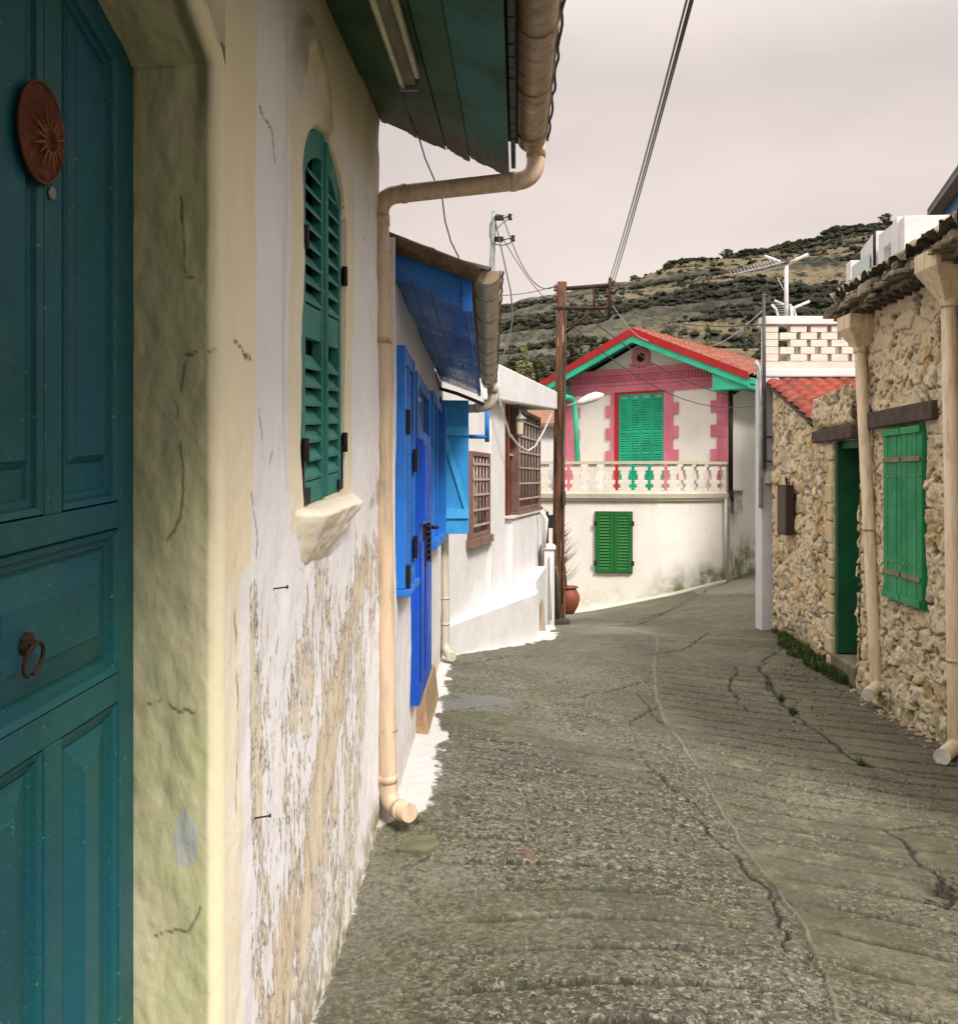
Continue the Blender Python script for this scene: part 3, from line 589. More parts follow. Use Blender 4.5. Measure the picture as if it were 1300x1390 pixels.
    mb.hexa([(-1.5, -3.6, 2.52), (4.30, -3.6, 2.52), (4.30, .66, 1.20), (-1.5, .66, 1.20), (-1.5, -3.6, 2.60), (4.30, -3.6, 2.60), (4.30, .66, 1.27), (-1.5, .66, 1.27)])
    mb.build('roof', plain('old_roof_tile', (.17, .09, .06), .9), T)
    # gutter: half round trough, rim, end cap
    mb = MB(FL); R = .064; gc = .682; gh = 1.235
    for (r0, m_) in ((R, 0), (R-.005, 0)):
        vs = []; ys_ = np.linspace(-1.5, 4.30, 30)
        for y in ys_:
            for k in range(13):
                a = math.pi+math.pi*k/12; vs.append((y, gc+r0*math.cos(a), gh+.0*y+r0*math.sin(a)))
        mb.add(vs, [(i*13+k, i*13+k+1, (i+1)*13+k+1, (i+1)*13+k) for i in range(29) for k in range(12)], True)
    mb.tube([(-1.5, gc+R, gh), (4.30, gc+R, gh)], .007, 6); mb.tube([(-1.5, gc-R, gh), (4.30, gc-R, gh)], .006, 6)
    mb.add([(4.30, gc+R*math.cos(math.pi+math.pi*k/12), gh+R*math.sin(math.pi+math.pi*k/12)) for k in range(13)], [tuple(range(13))])
    for y in (3.0, 3.55, 4.12): mb.tube([(y, gc+(R+.003)*math.cos(math.pi+math.pi*k/10), gh+(R+.003)*math.sin(math.pi+math.pi*k/10)) for k in range(11)], .005, 5)
    mb.build('gutter', pipe_mat('weathered_gutter', (.40, .28, .17)), T)
    mb = MB(FL); mb.tube([(y, gc+R+.012+.004*math.sin(y*23), gh+.008*math.sin(y*17)) for y in np.linspace(1.5, 4.31, 60)], .0055, 5)
    mb.build('gutter_cable', M_wire, T)
    # down pipe
    Yp = 4.335; pts = [P(727, 190, Yp), P(727, 243, Yp), P(515.5, 266, Yp-.01), P(521, 700, Yp-.02), P(527, 1094, Yp-.03), P(556, 1104, Yp-.17)]
    mb = MB(); mb.tube(arc_path(pts, .085, 7), .0405, 20)
    for a, b in ((P(727.5, 196, Yp), P(727.2, 213, Yp)), (P(700, 246.0, Yp), P(692, 246.9, Yp)), (P(552, 262, Yp-.008), P(545, 262.8, Yp-.008)), (P(515.8, 292, Yp-.01), P(516, 306, Yp-.01)), (P(526, 1052, Yp-.03), P(526.3, 1062, Yp-.03)), (P(541, 1099, Yp-.10), P(546, 1101, Yp-.125))): mb.tube([a, b], .044, 20)
    dp = mb.build('downpipe', M_cream_pipe, T)
    mb = MB()
    for v in (463, 990):
        c = P(518 if v < 500 else 525.5, v, Yp-.015); mb.tube([c+V(0, 0, -.011), c+V(0, 0, .011)], .0455, 20); mb.tube([c+V(-.075, .02, 0), c+V(.0, .0, 0)], .008, 6); mb.tube([c+V(-.02, -.045, 0), c+V(.035, -.035, 0)], .007, 6)
    mb.build('pipe_clip', pipe_mat('clip_cream', (.45, .32, .2)), dp)
    # window shutters
    teal = paint('shutter_teal', (.028, .20, .165), .55, (.30, .33, .28), (12, 12, 2), .5, .3, .60); mid = 3.11
    ahf = lambda s_: .70+.215*math.sqrt(max(0, 1-((s_-mid)/.335)**2))
    for (a, b, nn) in ((2.792, mid-.002, -.006), (mid+.002, 3.428, -.010)):
        mb = MB(FL); th = .034; st = .05
        def band(x0, x1, n0, n1):
            xs = np.linspace(x0, x1, 7); return xs
        for x0, x1 in ((a, a+st*.8), (b-st*.8, b)):
            h0 = -.266; top = [(x, ahf(x)-.006) for x in np.linspace(x1, x0, 5)]; mb.prism([(x0, h0), (x1, h0)]+top, nn-th, nn)
        xs = np.linspace(a+st*.8, b-st*.8, 8); mb.prism([(x, ahf(x)-.095) for x in xs]+[(x, ahf(x)-.006) for x in xs[::-1]], nn-th+.002, nn-.002)
        for z0, z1 in ((-.266, -.20), (.235, .335)): mb.box(a+st*.8, b-st*.8, nn-th+.002, nn-.003, z0, z1)
        for lo, hi in ((-.20, .235), (.335, .95)):
            z = lo+.03
            while z < hi-.02:
                x0, x1 = a+st*.8, b-st*.8
                if ahf(x0) < z+.10 or ahf(x1) < z+.10:
                    xx = [x for x in np.linspace(x0, x1, 20) if ahf(x) > z+.10]
                    if len(xx) < 3: break
                    x0, x1 = xx[0], xx[-1]
                k = .021; d = .016; q_ = .0055; c0 = nn-th/2
                mb.hexa([(x0, c0-d, z+k-q_), (x1, c0-d, z+k-q_), (x1, c0+d, z-k-q_), (x0, c0+d, z-k-q_), (x0, c0-d, z+k+q_), (x1, c0-d, z+k+q_), (x1, c0+d, z-k+q_), (x0, c0+d, z-k+q_)])
                z += .056
        if a > 3: mb.tube([(a-.004, nn+.004, -.26), (a-.004, nn+.004, ahf(a)-.03)], .014, 8)
        sh = mb.build('shutter', teal, T, .0025)
        mh = MB(FL); e = a-.01 if a < 3 else b+.004
        for hz in (.52, -.10) if a < 3 else (.50, -.095):
            mh = MB(FL); mh.tube([(e, nn+.012, hz-.035), (e, nn+.012, hz+.035)], .011, 8); mh.box(min(e, e+(.035 if a < 3 else -.0)), max(e, e+(.035 if a < 3 else .032)), nn-.004, nn+.008, hz-.028, hz+.028); mh.build('hinge', M_black, sh, .002)
        mh = MB(FL); (mh.box(a-.008, a+.004, nn-.01, nn+.006, -.26, -.12), mh.box(a+.0, a+.085, nn-.0, nn+.006, -.262, -.215)) if a < 3 else (mh.box(b-.004, b+.006, nn-.01, nn+.006, -.26, -.10), mh.box(b-.07, b-.002, nn, nn+.006, -.262, -.225))
        mh.build('corner_bracket', M_black, sh, .001)
    mb = MB(FL); mb.box(2.78, 3.44, -.0545, -.05, -.27, .9); mb.build('window_backing', M_dark, T)
    # sculpted plaster sill
    a = np.linspace(0, 1, 60); b = np.linspace(0, 1, 40); A, B = np.meshgrid(a, b); S0 = 2.64+.06*B; S1 = 3.66-.52*B**.8
    Sg = S0+(S1-S0)*A; Hg = -.262-.185*B-.03*A+.006*(fbm(A*6, B*4, 61)-.5); e = np.clip(np.minimum(A, 1-A)*7, 0, 1)**.5
    Ng = -.01+(.088*(1-B)**.75+.006*(fbm(A*9, B*5, 62)-.5)*2)*e*np.clip(B*9, 0, 1)**.5
    Wg = FL.wa(np.stack([Sg, Ng, Hg], -1)); z1 = np.ones_like(A)
    gridmesh('sill', Wg, mw, T, dict(yellow=z1*.55, peel=z1*.12, stain=.3*(1-sstep(.0, .12, np.abs(B-.5-.3*(A-.3))))*(A < .5), crack=z1*0, moss=z1*0))
    # nails in the wall
    mb = MB(FL)
    for u, v in ((370, 800), (345, 1112)):
        s_, h_ = FL.px(u, v, 0); mb.tube([(s_, -.01, h_), (s_+.01, .035, h_+.004)], .0022, 6); mb.tube([(s_+.01, .033, h_+.004), (s_+.0105, .037, h_+.004)], .005, 8)
    mb.build('nail', M_rust, T)
    # ---------------- door
    FD = Frame((-.731, 2.03, 0), (-.084, -1, -.063), (.9965, -.0837, 0))
    teal_d = paint('door_teal', (.009, .095, .10), .45, (.10, .28, .25), (10, 2.4, 10), .42, .35, .70)
    # different grain for vertical members
    teal_v = paint('door_teal_upright', (.009, .095, .098), .45, (.12, .30, .26), (12, 12, 1.4), .42, .35, .70)
    hb = -1.62
    D = MB(FD)
    def arch_d(q): return arch_h(q+.02)-.066*0+.14-.02 + .0
    topc = lambda q: .86+.55*q-.42*q*q
    xs = np.linspace(-.03, 1.25, 24)
    D.prism([(-.03, hb), (1.25, hb)]+[(x, topc(max(0, x))+.12) for x in xs[::-1]], -.06, -.022)
    door = D.build('door', teal_v, T)
    def mould(poly, n0, wid=.02, hh=.014, mat=teal_d, name='moulding'):
        mb = MB(FD); m = len(poly)
        c = np.mean(np.array(poly), 0)
        rings = []
        for ins, nn in ((0, n0), (.004, n0+hh), (wid*.45, n0+hh*.75), (wid*.55, n0+hh*.35), (wid*.9, n0+hh*.3), (wid, n0-.001)):
            ring = []
            for i in range(m):
                p0, p1, p2 = V(*poly[i-1]), V(*poly[i]), V(*poly[(i+1) % m]); e1 = (p1-p0)/np.linalg.norm(p1-p0); e2 = (p2-p1)/np.linalg.norm(p2-p1)
                n1 = V(-e1[1], e1[0]); n2 = V(-e2[1], e2[0]); nb = (n1+n2)/np.linalg.norm(n1+n2); k = ins/max(.3, float(nb@n1)); q = p1+nb*k; ring.append((q[0], nn, q[1]))
            rings.append(ring)
        vs = [p for r in rings for p in r]; mb.add(vs, [(r*m+i, r*m+(i+1) % m, (r+1)*m+(i+1) % m, (r+1)*m+i) for r in range(len(rings)-1) for i in range(m)])
        mb.build(name, mat, door)
    def raised(poly, bev, n0, n1, mat=teal_d, name='raised_panel'):
        mb = MB(FD); m = len(poly); rings = []
        for ins, nn in ((0, n0), (0.002, n0+.003), (bev, n1-.004), (bev+.003, n1), (bev+.006, n1)):
            ring = []
            for i in range(m):
                p0, p1, p2 = V(*poly[i-1]), V(*poly[i]), V(*poly[(i+1) % m]); e1 = (p1-p0)/np.linalg.norm(p1-p0); e2 = (p2-p1)/np.linalg.norm(p2-p1)
                a_ = V(-e1[1], e1[0]); b_ = V(-e2[1], e2[0]); nb = (a_+b_)/np.linalg.norm(a_+b_); k = ins/max(.3, float(nb@a_)); q = p1+nb*k; ring.append((q[0], nn, q[1]))
            rings.append(ring)
        vs = [p for r in rings for p in r]; mb.add(vs, [(r*m+i, r*m+(i+1) % m, (r+1)*m+(i+1) % m, (r+1)*m+i) for r in range(4) for i in range(m)]+[tuple(4*m+i for i in range(m))])
        mb.build(name, mat, door)
    for m_ in (teal_d, teal_v):
        nt_ = m_.node_tree; pb = nt_.nodes['Principled BSDF']; src = pb.inputs['Base Color'].links[0].from_socket; tcn = nt_.nodes.new('ShaderNodeTexCoord'); nz_2 = nt_.nodes.new('ShaderNodeTexNoise'); nz_2.inputs['Scale'].default_value = 2.6; nz_2.inputs['Detail'].default_value = 6; nt_.links.new(tcn.outputs['Object'], nz_2.inputs['Vector'])
        mr_ = nt_.nodes.new('ShaderNodeMapRange'); mr_.inputs[1].default_value = .48; mr_.inputs[2].default_value = .64; mr_.inputs[4].default_value = .42; nt_.links.new(nz_2.outputs['Fac'], mr_.inputs[0]); mx = nt_.nodes.new('ShaderNodeMix'); mx.data_type = 'RGBA'; nt_.links.new(mr_.outputs[0], mx.inputs[0]); nt_.links.new(src, mx.inputs[6]); mx.inputs[7].default_value = (.008, .075, .15, 1); nt_.links.new(mx.outputs[2], pb.inputs['Base Color'])
    # frame members proud of the panel field
    q1, q2, q3, q4, q5 = .068, .292, .352, .575, .64
    hA, hB, hC, hD, hE = -.043, -.096, -.392, -.452, -1.45
    mv = MB(FD)
    mv.box(0, q1, -.022, .0, hb, topc(0)+.05); mv.box(q2, q3, -.022, .0, hA, 1.2); mv.box(q2, q3, -.022, 0, hE, hD); mv.box(q4, q5, -.022, 0, hb, 1.25)
    mv.build('stile', teal_v, door, .003)
    mr = None
    for z0, z1 in ((hB, hA), (hD, hC), (hb, hE)):
        mr = MB(FD); mr.box(q1, q4, -.022, -.0015, z0, z1); mr.build('rail', teal_d, door, .003)
    for a_, b_ in ((q1, q2), (q3, q4)):
        mr = MB(FD); mr.prism([(a_, topc(a_)-.03), (b_, topc(b_)-.03), (b_, topc(b_)+.2), (a_, topc(a_)+.2)], -.022, -.0015); mr.build('rail', teal_d, door, .003)
    for x0, x1 in ((q1, q2), (q3, q4)):
        t0, t1 = topc(x0)-.03, topc(x1)-.03
        mould([(x0, hA), (x1, hA), (x1, t1), (x0, t0)], -.0225, .034, .022)
        raised([(x0+.036, hA+.085), (x1-.050, hA+.085), (x1-.050, t1-.065), (x0+.036, t0-.065)], .012, -.022, -.006)
        mould([(x0, hE), (x1, hE), (x1, hD), (x0, hD)], -.0225, .03, .020)
        raised([(x0+.034, hE+.03), (x1-.034, hE+.03), (x1-.034, hD-.034), (x0+.034, hD-.034)], .05, -.021, -.002)
    mould([(q1, hC), (q4, hC), (q4, hB), (q1, hB)], -.0225, .036, .024)
    raised([(q1+.038, hC+.04), (q4-.03, hC+.04), (q4-.03, hB-.04), (q1+.038, hB-.04)], .055, -.021, .004)
    # rest of the other leaf
    mb = MB(FD); mb.box(q5+.004, 1.2, -.022, -.002, hb, 1.25); mb.build('second_leaf', teal_v, T, .003)
    # oval straw plaque with sun face, hung on the mullion
    s_, h_ = FD.px(66, 179, .02)
    Tq = thing('oval_plaque', 'oval orange-brown plaque with a radiating sun hung on the teal door', 'door ornament', FD.w((s_, .012, h_)))
    mb = MB(FD); vs = []; nr, nk = 12, 44
    for i in range(nr+1):
        r = i/nr
        for k in range(nk):
            a = 2*math.pi*k/nk; rr = r*(1+(.02*math.sin(k*5.3) if i == nr else 0)); z = .010+.004*math.cos(a*14)*(.25 < r < .8)+.009*math.exp(-(r/.22)**2); 
            vs.append((s_+.070*rr*math.cos(a), z if i < nr else .003, h_+.086*rr*math.sin(a)))
    mb.add(vs, [(i*nk+k, i*nk+(k+1) % nk, (i+1)*nk+(k+1) % nk, (i+1)*nk+k) for i in range(nr) for k in range(nk)], True)
    t = NT('straw_orange'); c = t.mix(t.ramp(t.noise(30, 6, .7), .35, .7), (.075, .017, .008), (.15, .038, .012)); t.bump(t.noise(90, 4, .7), .6, .006); mo = t.out(c, .75)
    mb.build('plaque_disc', mo, Tq)
    mb = MB(FD); mb.tube([(s_+.070*math.cos(a), .008, h_+.086*math.sin(a)) for a in np.linspace(0, 2*math.pi, 45)], .0035, 6); mb.build('rim', plain('plaque_rim', (.13, .045, .02), .8), Tq)
    mb = MB(FD)
    for k in range(16):
        a = k*math.pi/8+.1; r0, r1 = .018, .055 if k % 2 else .042; mb.tube([(s_-.012+r0*math.cos(a), .017, h_-.012+r0*math.sin(a)), (s_-.012+r1*math.cos(a), .016, h_-.012+r1*1.05*math.sin(a))], [.003, .0008], 5)
    mb.build('sun_rays', plain('straw_gold', (.24, .09, .03), .7), Tq)
    mb = MB(FD); sk, hk = FD.px(70, 262, .003); mb.tube([(sk, -.0, hk), (sk, .006, hk)], .011, 14); mb.build('lock_cylinder', plain('steel', (.35, .35, .33), .35, .8), door)
    # ring knocker
    sk, hk = FD.px(38, 874, .01); mb = MB(FD)
    for k in range(8):
        a = k*math.pi/4; mb.tube([(sk, .004, hk), (sk+.018*math.cos(a), .010, hk+.018*math.sin(a))], [.009, .006], 6)
    mb.tube([(sk, .0, hk), (sk, .022, hk)], .007, 8)
    mb.tube([(sk-.0+.028*math.sin(a), .020+.006*math.cos(a), hk-.026+.028*math.cos(a)) for a in np.linspace(-2.9, 2.9, 24)], .0038, 7)
    mb.build('ring_knocker', M_rust, door)
    # stone threshold step
    mb = MB(FD); mb.box(-.02, 1.2, -.08, .10, -2.1, -1.62); mb.build('threshold', plain('step_stone', (.3, .28, .22), .9), T, .01)
    # fluorescent tube lamp under the eave
    Tl = thing('tube_lamp', 'twin fluorescent tube lamp fixed under the green eave boards', 'lamp', FL.w((3.5, .19, 1.26)))
    hn = lambda nn: hin+(hout-hin)*nn/.588
    mb = MB(FL); mb.box(2.2, 3.56, .205, .245, hn(.225)-.040, hn(.225)-.008); mb.build('batten', plain('lamp_batten', (.16, .16, .09), .5), Tl, .004)
    mb = MB(FL); mb.tube([(2.2, .192, hn(.19)-.045), (3.60, .192, hn(.19)-.045)], .0125, 12); mb.build('tube', plain('lamp_tube', (.62, .58, .38), .3), Tl)
    mb = MB(FL); mb.tube([(2.2, .262, hn(.26)-.040), (3.42, .262, hn(.26)-.040)], .0125, 12); mb.build('tube', plain('lamp_tube_b', (.5, .46, .28), .3), Tl)
    mb = MB(FL); mb.box(3.585, 3.60, .178, .25, hn(.21)-.055, hn(.21)-.02); mb.build('end_clip', M_galv, Tl, .003)
    # loose wire hanging from the eave
    mb = MB(); mb.tube([P(478, 20, 3.2), P(537, 120, 3.9), P(569, 188, 4.33), P(577, 215, 4.42), P(600, 268, 4.5), P(604, 300, 4.55), P(612, 328, 4.6), P(622, 348, 4.62), P(627, 366, 4.5)], .0035, 6)
    mb.build('eave_wire', M_wire, None, loc=P(569, 188, 4.33), label='thin black wire hanging from the green eave down to the blue house roof', cat='wire')
    # bit of paving slab and debris at the pipe foot
    mb = MB(); x, y = gpx(572, 1150); z = G(x, y); mb.slab([(x-.10, y-.05), (x+.02, y-.07), (x+.08, y), (x+.05, y+.08), (x-.08, y+.07)], z-.03, [z+.012, z+.015, z+.02, z+.028, z+.02])
    mb.build('broken_slab', plain('slab_concrete', (.13, .13, .075), .9), None, .006, loc=(x, y, z), label='broken mossy piece of slab lying below the cream downpipe', cat='slab')
near_house()

# ------------------------------------------------------------------ tiles helper
def tiled(name, mat, parent, P00, P10, P01, ncol, nrow, amp=.03, res=6, seed=1, rag=0.):
    """barrel tiled roof: P00 eave-left, P10 eave-right, P01 ridge-left (world)"""
    P00, P10, P01 = V(*P00), V(*P10), V(*P01); ex = P10-P00; ey = P01-P00; nn = np.cross(ex, ey); nn /= np.linalg.norm(nn)
    if nn[2] < 0: nn = -nn
    rows = []
    for r in range(nrow):
        rows += [(r/nrow, 1.0), ((r+.5)/nrow, .5), ((r+.985)/nrow, 0.0)]
    rows.append((1., 0.)); rows = np.array(rows); a = np.linspace(0, ncol, ncol*res+1)
    A, B = np.meshgrid(a, rows[:, 0]); L = rows[:, 1][:, None]+0*A
    cid = np.floor(A); rid = np.floor(B*nrow-.001); h = _hash(cid, rid, seed)
    prof = amp*(np.abs(np.sin(math.pi*A))**.7)
    Z = prof+amp*.55*L+(h-.5)*amp*.35
    W = P00+ex*(A/ncol)[..., None]+ey*(B-(h-.5)*rag*.3/nrow)[..., None]+nn*Z[..., None]
    return gridmesh(name, W, mat, parent, dict(tone=h))
def tile_mat(name, c1, c2, dirt, amt=.5):
    t = NT(name); c = t.mix(t.attr('tone'), c1, c2); f = t.noise(3.5, 7, .7)
    c = t.mix(t.math('MULTIPLY', t.ramp(f, .5, .72), amt), c, dirt); t.bump(t.noise(40, 4), .3, .005); return t.out(c, .8)
M_tile_old = tile_mat('old_tile', (.20, .12, .08), (.10, .075, .055), (.06, .055, .04), .8)
M_tile_red = tile_mat('terracotta_tile', (.33, .115, .07), (.21, .075, .05), (.13, .09, .07), .7)
M_tile_paint = tile_mat('red_painted_tile', (.30, .062, .038), (.17, .036, .026), (.13, .085, .065), .8)

def half_gutter(mb, fr, y0, y1, gc, gh0, gh1, R):
    ys_ = np.linspace(y0, y1, 24); vs = []
    for y in ys_:
        g = gh0+(gh1-gh0)*(y-y0)/(y1-y0)
        for k in range(13): a = math.pi+math.pi*k/12; vs.append((y, gc+R*math.cos(a), g+R*math.sin(a)))
    mb.add(vs, [(i*13+k, i*13+k+1, (i+1)*13+k+1, (i+1)*13+k) for i in range(23) for k in range(12)], True)
    for e_, g in ((y0, gh0), (y1, gh1)): mb.add([(e_, gc+R*math.cos(math.pi+math.pi*k/12), g+R*math.sin(math.pi+math.pi*k/12)) for k in range(13)], [tuple(range(13))])
    for sgn in (1, -1): mb.tube([(y0, gc+sgn*R, gh0), (y1, gc+sgn*R, gh1)], .006, 6)

# ------------------------------------------------------------------ blue house
def blue_house():
    B = thing('blue_trim_house', 'white house with royal blue door, blue shutters and a glossy blue boarded eave', 'house', (-.4, 6.5, G(-.38, 6.5)))
    blue_l = paint('sky_blue_paint', (.016, .165, .60), .25, (.25, .40, .55), (10, 10, 1.6), .45, .15, .74); blue_d = paint('royal_blue_paint', (.004, .075, .50), .2, (.05, .09, .25), (12, 12, 1.2), .4, .2, .74)
    blue_m = paint('mid_blue_paint', (.02, .16, .52), .4, (.18, .24, .34), (10, 10, 1.4), .45, .2, .66)
    # wall
    s = np.arange(4.36, 8.80, .03); s = np.append(s, 8.79); h = np.arange(-2.0, 1.02, .03); S, H = np.meshgrid(s, h)
    n = .012*(fbm(S*1.6, H*1.6, 3, 4)-.5)*2+.003*(fbm(S*9, H*9, 6, 3)-.5)*2
    W = FB.wa(np.stack([S, n, H], -1)); gd = gz(W[..., 0], W[..., 1])
    gridmesh('wall', W, plaster('blue_house_plaster', (.72, .69, .69), (.40, .36, .29), .45, .5, 1., (.42, .38, .28)), B, dict(moss=(1-sstep(0, .3, W[..., 2]-gd))*.8))
    mb = MB(FB); mb.box(4.37, 8.79, -4, -.02, -2.0, 1.02); mb.box(4.345, 4.37, -.4, .018, -2.0, 1.15); mb.build('house_body', M_white, B)
    # plinth by the threshold
    mb = MB(FB); mb.hexa([(5.85, -.02, -1.75), (7.0, -.02, -1.75), (7.0, .10, -1.75), (5.85, .10, -1.75), (5.85, -.02, -1.22), (7.0, -.02, -1.26), (7.0, .05, -1.27), (5.85, .05, -1.23)]); mb.build('door_step', plain('terracotta_step', (.33, .22, .13), .8), B, .012)
    # eave soffit
    t = NT('blue_boards'); g = t.noise(7, 6, .6, t.vec((8, .9, 8))); bb = t.noise(2.2, 5, .6)
    c = t.mix(t.ramp(bb, .36, .62), (.025, .20, .66), (.018, .11, .40)); c = t.mix(t.math('MULTIPLY', t.ramp(g, .5, .7), .5), c, (.03, .17, .52)); c = t.mix(t.math('MULTIPLY', t.ramp(bb, .56, .74), .6), c, (.04, .06, .10)); t.bump(g, .3, .004); t.bump(bb, .3, .02); ms = t.out(c, t.ramp(bb, .35, .7, .22, .42))
    n_in, n_out = -.005, .338; hi0, ho0 = 1.005, .880
    nb = 4
    for k in range(nb):
        a0 = n_in+(n_out-n_in)*k/nb+.0015; a1 = n_in+(n_out-n_in)*(k+1)/nb-.0015; H0 = lambda a: hi0+(ho0-hi0)*(a-n_in)/(n_out-n_in)
        mb = MB(FB); mb.hexa([(4.50, a0, H0(a0)), (8.78, a0, H0(a0)), (8.78, a1, H0(a1)), (4.50, a1, H0(a1)), (4.50, a0, H0(a0)+.018), (8.78, a0, H0(a0)+.018), (8.78, a1, H0(a1)+.018), (4.50, a1, H0(a1)+.018)]); mb.build('eave_board', ms, B, .0015)
    # near verge board (blue) and rafters' toothed edge
    mb = MB(); a = P(529, 333, 4.5); b = P(628, 371, 4.5); c_ = P(627, 411, 4.5); d = P(529, 373, 4.5); mb.add([a, b, c_, d, a+V(0, .02, 0), b+V(0, .02, 0), c_+V(0, .02, 0), d+V(0, .02, 0)], [(0, 3, 2, 1), (4, 5, 6, 7), (0, 1, 5, 4), (1, 2, 6, 5), (2, 3, 7, 6), (3, 0, 4, 7)])
    mb.build('verge_board', blue_m, B, .002)
    mb = MB(FB); mb.box(4.50, 8.78, .340, .352, .862, .935); 
    mb.build('fascia', blue_m, B, .002)
    mb = MB(FB)
    for k in range(44): mb.box(4.56+k*.096, 4.56+k*.096+.05, .3525, .366, .862, .925)
    o = mb.build('drip_lath', blue_m, B, .001); o['kind'] = 'stuff'
    mb = MB(FB); mb.box(4.488, 4.515, .32, .365, .84, 1.045); mb.build('corner_post', blue_l, B, .002)
    # roof tiles: slope from ridge on the left to the eave
    e0 = FB.w((4.42, .40, 1.005)); e1 = FB.w((8.85, .40, 1.005)); r0 = FB.w((4.42, -3.4, 2.35))
    tiled('roof', M_tile_old, B, e0, e1, r0, 22, 16, .035, 6, 3, 1)
    mb = MB(); a = P(524, 322, 4.44); b = P(650, 372, 4.44); mb.tube([a+V(-2.2, .03, .80), a, a*.5+b*.5, b], [.03, .03, .032, .034], 10); a2 = P(524, 331, 4.46); b2 = P(646, 377, 4.46); mb.tube([a2, b2], .02, 8)
    mb.build('verge_tiles', plain('verge_tile', (.13, .085, .05), .9, 0, .5, 20, .5), B)
    mb = MB(); a = P(526, 313, 4.42); b = P(555, 324, 4.42); mb.add([a, b, b-V(0, 0, .055), a-V(0, 0, .055)]+[q+V(0, .25, 0) for q in (a, b, b-V(0, 0, .055), a-V(0, 0, .055))], [(0, 3, 2, 1), (4, 5, 6, 7), (0, 1, 5, 4), (1, 2, 6, 5), (2, 3, 7, 6), (3, 0, 4, 7)])
    mb.build('ridge_block', plain('dark_ridge', (.07, .05, .035), .9), B, .006)
    # gutter
    mg = pipe_mat('gutter_cream', (.52, .42, .28)); mb = MB(FB); half_gutter(mb, FB, 4.5, 8.72, .437, 1.03, .985, .062)
    for k in range(7): y = 4.9+k*.58; mb.tube([(y, .437+.065*math.cos(a), 1.03-.045*(y-4.5)/4.2+.065*math.sin(a)) for a in np.linspace(math.pi, 2*math.pi, 9)], .005, 5)
    mb.build('gutter', mg, B)
    mb = MB(FB); mb.tube([(y, .437+.073+.003*math.sin(y*31), 1.03-.045*(y-4.5)/4.2+.006*math.sin(y*19)) for y in np.linspace(4.5, 8.9, 70)], .005, 5); mb.build('gutter_cable', M_wire, B)
    pts = [P(668, 505, 8.72), P(668, 552, 8.74), P(618, 556, 8.80), P(601.5, 570, 8.86), P(602.5, 700, 8.86), P(604, 884, 8.86), P(613, 892, 8.62)]
    mb = MB(); mb.tube(arc_path(pts, .085, 6), .042, 16)
    for v in (812, 847): c = P(603+(v-700)*.008, v, 8.86); mb.tube([c-V(0, 0, .008), c+V(0, 0, .008)], .047, 16)
    for a, b in ((P(668, 520, 8.72), P(668, 533, 8.72)), (P(650, 553.2, 8.76), P(645, 553.7, 8.765))): mb.tube([a, b], .047, 16)
    mb.build('downpipe', pipe_mat('downpipe_pale', (.52, .48, .38)), B)
    # window with closed mid blue shutters
    s0, _ = FB.px(542.5, 600, .02); s1, _ = FB.px(557, 600, .02); _, h1 = FB.px(542.5, 468, .02); _, h0 = FB.px(542.5, 800, .02)
    mb = MB(FB); mb.box(s0+.06, s1-.06, .0, .010, h0+.05, h1-.05); win = mb.build('window', plain('dark_glass_blue', (.01, .03, .12), .15), B)
    mb = MB(FB); mb.box(s0, s0+.075, 0, .045, h0, h1); mb.box(s1-.075, s1, 0, .045, h0, h1); mb.box(s0+.075, s1-.075, 0, .043, h1-.07, h1); mb.box(s0+.075, s1-.075, 0, .043, h0, h0+.06); mb.box((s0+s1)/2-.03, (s0+s1)/2+.03, 0, .04, h0+.06, h1-.07); mb.build('frame', blue_l, win, .003)
    for k in (0, 1):
        a = s0+.085+k*((s1-s0)/2-.055); mb = MB(FB); louvre(mb, a, a+(s1-s0)/2-.125, h0+.07, h1-.08, .034, .03, .04, .05, .05, (h0+.6,)); sh = mb.build('shutter', blue_m, win, .002)
    for (ss_, hh) in ((s0+.06, .33), (s0+.06, -.42), (s1-.08, .16), (s1-.08, -.30)):
        mb = MB(FB); mb.box(ss_-.02, ss_+.03, .045, .066, hh-.06, hh+.06); mb.build('hinge', M_black, win, .003)
    mb = MB(FB); mb.box(s0-.01, s1+.03, .0, .07, h0-.035, h0-.002); mb.build('sill', blue_l, win, .004)
    mb = MB(); a = P(545, 782, 4.8); mb.tube([a, P(553, 790, 4.9), P(559, 797, 4.9)], .004, 6); mb.tube([P(556, 799, 4.9), P(562, 790, 4.9)], .004, 6); mb.build('shutter_hook', M_black, B)
    # door with transom
    s0, _ = FB.px(562, 600, .02); s1, _ = FB.px(580.5, 600, .02); _, ht = FB.px(563, 505, .02); _, hm = FB.px(563, 583, .02); hbot = -1.19
    mb = MB(FB); mb.box(s0, s0+.09, 0, .04, hbot, ht); mb.box(s1-.09, s1, 0, .04, hbot, ht); mb.box(s0+.09, s1-.09, 0, .038, ht-.07, ht); mb.box(s0+.09, s1-.09, 0, .036, hm-.05, hm+.02); fr = mb.build('door_frame', blue_l, B, .003)
    mb = MB(FB); mb.box(s0+.09, s1-.09, .0, .012, hm+.02, ht-.07); mb.build('transom', plain('transom_glass', (.02, .05, .14), .12), fr)
    mb = MB(FB); mb.box(s0-.02, s1-.09, .0, .052, hbot-.03, hm-.05); mb.box(s0+.02, s0+.22, .053, .062, hbot+.1, -.3); mb.box(s0+.42, s0+.75, .053, .062, hbot+.1, -.3); d = mb.build('door', blue_d, B, .003)
